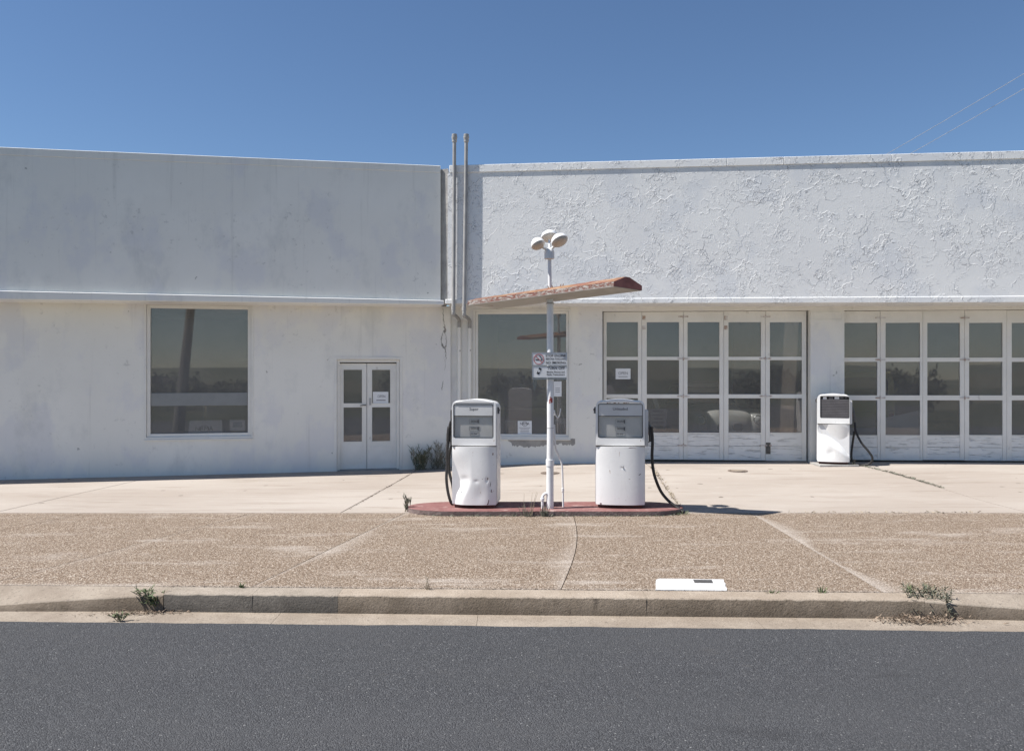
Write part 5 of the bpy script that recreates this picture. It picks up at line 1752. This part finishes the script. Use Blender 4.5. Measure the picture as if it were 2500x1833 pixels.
def scatter(name, pts_fn, n, size, m, label, seed, flat=0.3):
    rg = random.Random(seed)
    bm = bmesh.new()
    for i in range(n):
        p = Vector(pts_fn(rg))
        a = rg.uniform(0, 6.28)
        L = size * rg.uniform(0.4, 1.3)
        blade(bm, p, (math.cos(a), math.sin(a), rg.uniform(0.0, flat)), L, L * rg.uniform(0.12, 0.4), -0.2, rg)
    return tag(obj(name, bm, m, recalc=False), label, None, None, 'stuff')
def along(x0, y0, x1, y1, w_):
    def f(rg):
        t = rg.random()
        x, y = x0 + (x1 - x0) * t + rg.gauss(0, w_), y0 + (y1 - y0) * t + rg.gauss(0, w_)
        return (x, y, (gz(x, y) if y > 10.4 else 0.0) + 0.003)
    return f
scatter('joint_weeds', along(2.48, 14.6, 2.24, 10.9, 0.012), 260, 0.045, M_dry, 'dry weed growing along the forecourt joint behind the Unleaded pump', 1, 0.8)
scatter('joint_weeds', along(6.2, 14.6, 6.48, 12.3, 0.014), 420, 0.05, M_leafgrey, 'weeds growing along the right forecourt joint', 2, 0.8)
scatter('joint_dirt', along(-2.14, 10.7, -1.80, 14.7, 0.008), 200, 0.03, M_iron, 'dark dirt along the left forecourt joint', 3, 0.3)
scatter('joint_dirt', along(3.2, 10.46, 6.0, 10.46, 0.012), 90, 0.05, M_dry, 'dry weed bits along the edge of the forecourt slab', 33, 0.6)
def kerbjoint(rg):
    x = rg.uniform(-2.9, 3.4); return (x, ky(x, 6.712) + rg.gauss(0, 0.006), 0.002)
scatter('joint_dirt', kerbjoint, 900, 0.022, M_iron, 'dark dirt in the joint behind the kerb', 4, 0.4)
def litter_r(rg):
    x = rg.gauss(3.15, 0.16); return (x, ky(x, 6.40) + rg.gauss(0, 0.04), -0.146 + abs(rg.gauss(0, 0.022)))
scatter('leaf_litter', litter_r, 600, 0.034, M_litter, 'heap of dead leaves and twigs in the gutter under the right weed', 5, 0.9)
def litter_l(rg):
    x = rg.gauss(-2.95, 0.18); return (x, ky(x, 6.44) + rg.gauss(0, 0.03) - (x + 2.95) * -0.12, -0.147 + abs(rg.gauss(0, 0.008)))
scatter('leaf_litter', litter_l, 500, 0.026, M_litter, 'thin dead leaves and dirt in the gutter under the left weed', 6, 0.5)
def isl_l(rg):
    x = rg.uniform(-1.3, 2.15)
    e = 10.19 + max(0, (-0.75 - x)) ** 2 * 0.9 + max(0, x - 1.75) ** 2 * 0.9
    return (x, e + rg.gauss(0, 0.012), 0.002)
scatter('edge_weeds', isl_l, 700, 0.035, M_leafgrey, 'fine dry weed and grit along the front foot of the island', 7, 0.9)

# ------------------------------------------------------------------ vehicles behind the garage glass
def loft(bm, secs, n=24, e=3.2):
    """secs: (y, halfwidth, zbot, ztop, xc) superellipse sections"""
    rings = []
    for y, hw, z0, z1 in secs:
        cz, hh = (z0 + z1) / 2, (z1 - z0) / 2
        r_ = []
        for k in range(n):
            a = 2 * math.pi * k / n
            ca, sa = math.cos(a), math.sin(a)
            r_.append(bm.verts.new((hw * math.copysign(abs(ca) ** (2 / e), ca), y, cz + hh * math.copysign(abs(sa) ** (2 / e), sa))))
        rings.append(r_)
    for a, b in zip(rings, rings[1:]):
        for k in range(n): bm.faces.new([a[k], a[(k + 1) % n], b[(k + 1) % n], b[k]])
    bm.faces.new(rings[0]); bm.faces.new(rings[-1][::-1])
car = thing('vintage_car', (4.66, 17.5, 0.10), 'pale rounded vintage car parked nose-out behind the folding doors', 'car', None, R(4))
bm = bmesh.new(); loft(bm, [(0.0, 0.40, 0.35, 0.80), (0.10, 0.55, 0.28, 0.90), (0.5, 0.62, 0.26, 0.96), (1.3, 0.72, 0.26, 1.02), (2.6, 0.76, 0.26, 1.02), (3.6, 0.70, 0.28, 0.95), (4.1, 0.45, 0.35, 0.80)]); obj('body', bm, M_carwhite, car, True, smooth=60)
bm = bmesh.new(); loft(bm, [(1.25, 0.60, 0.95, 1.0), (1.65, 0.60, 0.95, 1.42), (2.1, 0.60, 0.95, 1.50), (2.8, 0.58, 0.95, 1.46), (3.5, 0.5, 0.9, 1.0)]); obj('cabin', bm, M_glassdark, car, True, smooth=60)
bm = bmesh.new(); loft(bm, [(1.62, 0.59, 1.39, 1.46), (2.1, 0.615, 1.36, 1.53), (2.8, 0.59, 1.34, 1.49), (3.1, 0.5, 1.28, 1.38)]); obj('car_roof', bm, M_carwhite, car, True, smooth=60)
for s_ in (-1, 1):
    bm = bmesh.new(); loft(bm, [(0.02, 0.10, 0.45, 0.75), (0.12, 0.19, 0.32, 0.86), (0.6, 0.22, 0.25, 0.92), (1.2, 0.18, 0.25, 0.80), (1.6, 0.08, 0.3, 0.6)])
    bmesh.ops.translate(bm, verts=bm.verts[:], vec=(s_ * 0.62, 0, 0)); fd = obj('fender', bm, M_carwhite, car, True, smooth=60)
    bm = bmesh.new(); lathe(bm, [(0.10, 0.0), (0.105, 0.03), (0.09, 0.045)], (s_ * 0.62, 0.06, 0.70), 24, Matrix.Rotation(R(90), 4, 'X')); hl = obj('headlight', bm, M_chrome, car, True, smooth=40)
    bm = bmesh.new(); lathe(bm, [(0.088, 0.04), (0.06, 0.055), (0.01, 0.06)], (s_ * 0.62, 0.06, 0.70), 24, Matrix.Rotation(R(90), 4, 'X')); obj('lens', bm, M_paper, hl, True, smooth=60)
    for yy in (0.7, 3.2):
        bm = bmesh.new(); lathe(bm, [(0.18, -0.08), (0.31, -0.08), (0.33, -0.04), (0.33, 0.04), (0.31, 0.08), (0.18, 0.08)], (s_ * 0.68, yy, 0.33), 24, Matrix.Rotation(R(90), 4, 'Y')); obj('wheel', bm, M_black, car, True, smooth=40)
    bm = bmesh.new(); loft(bm, [(-0.01, 0.10, 0.47, 0.62), (0.03, 0.11, 0.46, 0.63)]); bmesh.ops.translate(bm, verts=bm.verts[:], vec=(s_ * 0.17, -0.012, 0)); obj('grille', bm, M_dark, car, True)
bm = bmesh.new(); tube(bm, spline([(-0.80, 0.12, 0.42), (-0.5, -0.08, 0.42), (0, -0.13, 0.42), (0.5, -0.08, 0.42), (0.80, 0.12, 0.42)], 6), 0.05, 10); obj('bumper', bm, M_chrome, car, True, smooth=60)
van = thing('panel_van', (7.15, 17.0, 0.11), 'pale yellow rounded van parked tail-out behind the right garage doors', 'van', None, R(0))
bm = bmesh.new(); loft(bm, [(0.0, 0.70, 0.40, 1.66), (0.06, 0.82, 0.34, 1.76), (0.35, 0.88, 0.30, 1.82), (3.4, 0.88, 0.30, 1.82), (3.8, 0.80, 0.35, 1.7)], 32, 5.0); obj('body', bm, M_cream, van, True, smooth=60)
bm = bmesh.new(); prism(bm, rrect(-0.52, 0.60, 1.18, 1.56, 0.09), -0.02, 0.03); vw = obj('rear_window', bm, M_glassdark, van, True)
bm = bmesh.new(); ring_plate(bm, rrect(-0.56, 0.64, 1.14, 1.60, 0.11), rrect(-0.52, 0.60, 1.18, 1.56, 0.09), -0.03, 0.02); obj('window_seal', bm, M_black, vw, True)
bm = bmesh.new(); tube(bm, [(-0.80, -0.02, 0.90), (0.80, -0.02, 0.90)], 0.012, 6); obj('swage_line', bm, M_cream, van, True)
bm = bmesh.new(); tube(bm, [(-0.72, 0.05, 1.70), (0, -0.0, 1.70), (0.72, 0.05, 1.70)], 0.014, 6); obj('rain_gutter', bm, M_cream, van, True)
bm = bmesh.new(); box(bm, -0.85, 0.85, -0.12, -0.06, 0.42, 0.56); obj('bumper', bm, M_board, van, True, 0.02, 2)
for s_ in (-1, 1):
    bm = bmesh.new(); box(bm, s_ * 0.72 - 0.05, s_ * 0.72 + 0.05, -0.02, 0.05, 0.66, 0.86); obj('tail_light', bm, M_redchip, van, True, 0.01)
    for yy in (0.7, 3.0):
        bm = bmesh.new(); lathe(bm, [(0.18, -0.08), (0.30, -0.08), (0.32, -0.04), (0.32, 0.04), (0.30, 0.08), (0.18, 0.08)], (s_ * 0.74, yy, 0.32), 24, Matrix.Rotation(R(90), 4, 'Y')); obj('wheel', bm, M_black, van, True, smooth=40)
bm = bmesh.new()
w = RW.shift(-0.8)
a0, a1 = w.u(2160), w.u(2262)
hexa(bm, [w.pt(a0, 0, 0.11), w.pt(a1, 0, 0.11), w.pt(a1, -.03, 0.11), w.pt(a0, -.03, 0.11), w.pt(a0, -.1, w.z(2160, 1022)), w.pt(a1, -.1, w.z(2262, 1000)), w.pt(a1, -.13, w.z(2262, 1000)), w.pt(a0, -.13, w.z(2160, 1022))])
tag(obj('leaning_board', bm, M_board), 'pale board with sloping top leaning behind the right garage door', 'board')
bm = bmesh.new()
w = RW.shift(-1.2)
p0, p1_ = w.pt(w.u(1596), 0, w.z(1596, 968)), w.pt(w.u(1646), -.2, 0.11)
tube(bm, [p0, p1_], 0.045, 10)
tag(obj('timber_prop', bm, M_board), 'pale timber prop leaning behind the second garage door leaf', 'timber')
bm = bmesh.new(); w = RW.shift(-0.55)
w.box(bm, w.u(1586), w.u(1628), -0.02, 0, 0.11, w.z(1607, 998))
t = tag(obj('price_board', bm, simple('dull_grey_board', (0.22, 0.22, 0.23))), 'grey written board standing behind the second garage door leaf', 'board')
for k, (wf) in enumerate((0.6, 0.7, 0.5, 0.7, 0.6)):
    bm = bmesh.new(); z_ = w.z(1607, 1004 + k * 9)
    w.box(bm, w.u(1607) - 0.1 * wf / .6, w.u(1607) + 0.1 * wf / .6, 0.0005, 0.002, z_ - 0.012, z_ + 0.012); obj('print_line', bm, M_print, t)

# ------------------------------------------------------------------ what the windows reflect: across the street
def hill(x0, x1, y, h, label, seed):
    rg = random.Random(seed)
    bm = bmesh.new()
    n = 60; rows = []
    for j in range(9):
        t = j / 8
        row = []
        for i in range(n + 1):
            s_ = i / n
            env = math.sin(math.pi * s_) ** 0.8
            z = -1 + h * env * math.sin(math.pi * t) * (1 + 0.25 * math.sin(7 * s_ + seed) + 0.12 * math.sin(17 * s_))
            row.append(bm.verts.new((x0 + (x1 - x0) * s_, y - 180 * (t - 0.5), z)))
        rows.append(row)
    for a, b in zip(rows, rows[1:]):
        for i in range(n): bm.faces.new([a[i], a[i + 1], b[i + 1], b[i]])
    tag(obj('hill', bm, M_hill, smooth=60), label, None, None, 'structure')
hill(-420, 220, -420, 7.5, 'dry grassy hill far across the street', 2)
hill(60, 600, -480, 6.0, 'second dry hill far across the street', 5)
def tree(x, y, h, r, label, seed, crown0=0.35):
    rg = random.Random(seed)
    t = thing('street_bush', (x, y, -0.13), label, 'bush', 'bushes across the street')
    bm = bmesh.new()
    tube(bm, spline([(x, y, -0.2), (x + 0.1, y, h * 0.3), (x - 0.05, y, h * 0.75)], 5), [0.16 * h / 5 * (1 - 0.06 * i) for i in range(11)], 9)
    for k in range(5):
        a = k * 1.25 + rg.random()
        tube(bm, [(x, y, h * (0.3 + 0.07 * k)), (x + r * 0.6 * math.cos(a), y + r * 0.6 * math.sin(a), h * (0.5 + 0.08 * k))], [0.06, 0.02], 6)
    obj('trunk', bm, M_bark, t, smooth=60)
    bm = bmesh.new()
    cl = [(rg.uniform(-1, 1), rg.uniform(-1, 1), rg.uniform(-1, 1)) for _ in range(26)]
    for (a, b, c) in cl:
        l_ = math.sqrt(a * a + b * b + c * c)
        if l_ > 1: a, b, c = a / l_, b / l_, c / l_
        cc = Vector((x + a * r, y + b * r, h * (crown0 + 1) / 2 + c * h * (1 - crown0) / 2))
        for _ in range(60):
            d = Vector((rg.gauss(0, 1), rg.gauss(0, 1), rg.gauss(0, 1))) * r * 0.16
            blade(bm, cc + d, (rg.uniform(-1, 1), rg.uniform(-1, 1), rg.uniform(-1, 1)), 0.28, 0.16, 0.2, rg)
    obj('crown', bm, M_crown, t, recalc=False)
def mirrored(w, px, Zv):
    """where something must stand across the street to be seen in a pane at pixel column px"""
    v = Vector(((px - 1250) * Zv / 2000, Zv))
    d = (v - w.o).dot(w.n)
    return v - w.n * 2 * d
for (w, px, Zv, h, r, lab, sd) in ((RW, 1255, 50, 1.45, 1.5, 'low dark bush across the street reflected in the shop window', 1), (RD, 1840, 54, 1.7, 1.8, 'bushy shrub across the street reflected in the middle garage doors', 2),
                                   (RD, 1935, 56, 1.4, 1.6, 'spreading low bush across the street reflected beside the garage pillar', 3), (RD, 2230, 48, 2.1, 1.3, 'taller round bush across the street reflected in the right garage doors', 4), (LW, 570, 60, 0.9, 1.6, 'low reddish shrub across the street reflected in the left window', 5)):
    q_ = mirrored(w, px, Zv)
    tree(q_.x, q_.y, h, r, lab, sd, 0.25)
q_ = mirrored(LW, 440, 27)
t = thing('utility_pole', (q_.x, q_.y, -0.13), 'dark leaning timber pole across the street reflected in the left window', 'pole')
bm = bmesh.new(); tube(bm, [(q_.x - 0.1, q_.y, -0.2), (q_.x + 0.35, q_.y, 4.5)], [0.19, 0.13], 12); obj('pole_shaft', bm, M_bark, t, smooth=60)
q2 = mirrored(LW, 390, 27)
bm = bmesh.new(); box(bm, q2.x - 0.25, q2.x + 0.25, q2.y - 0.02, q2.y + 0.02, 1.48, 1.72); obj('sign_panel', bm, M_bark, t)  # dark sign panel mirrored in the window, hung on the pole
bm = bmesh.new(); tube(bm, [(q2.x, q2.y, 1.6), (q_.x + 0.05, q_.y, 1.62)], 0.02, 6); obj('arm_bracket', bm, M_darkmetal, t)  # added arm joining the sign panel to the pole
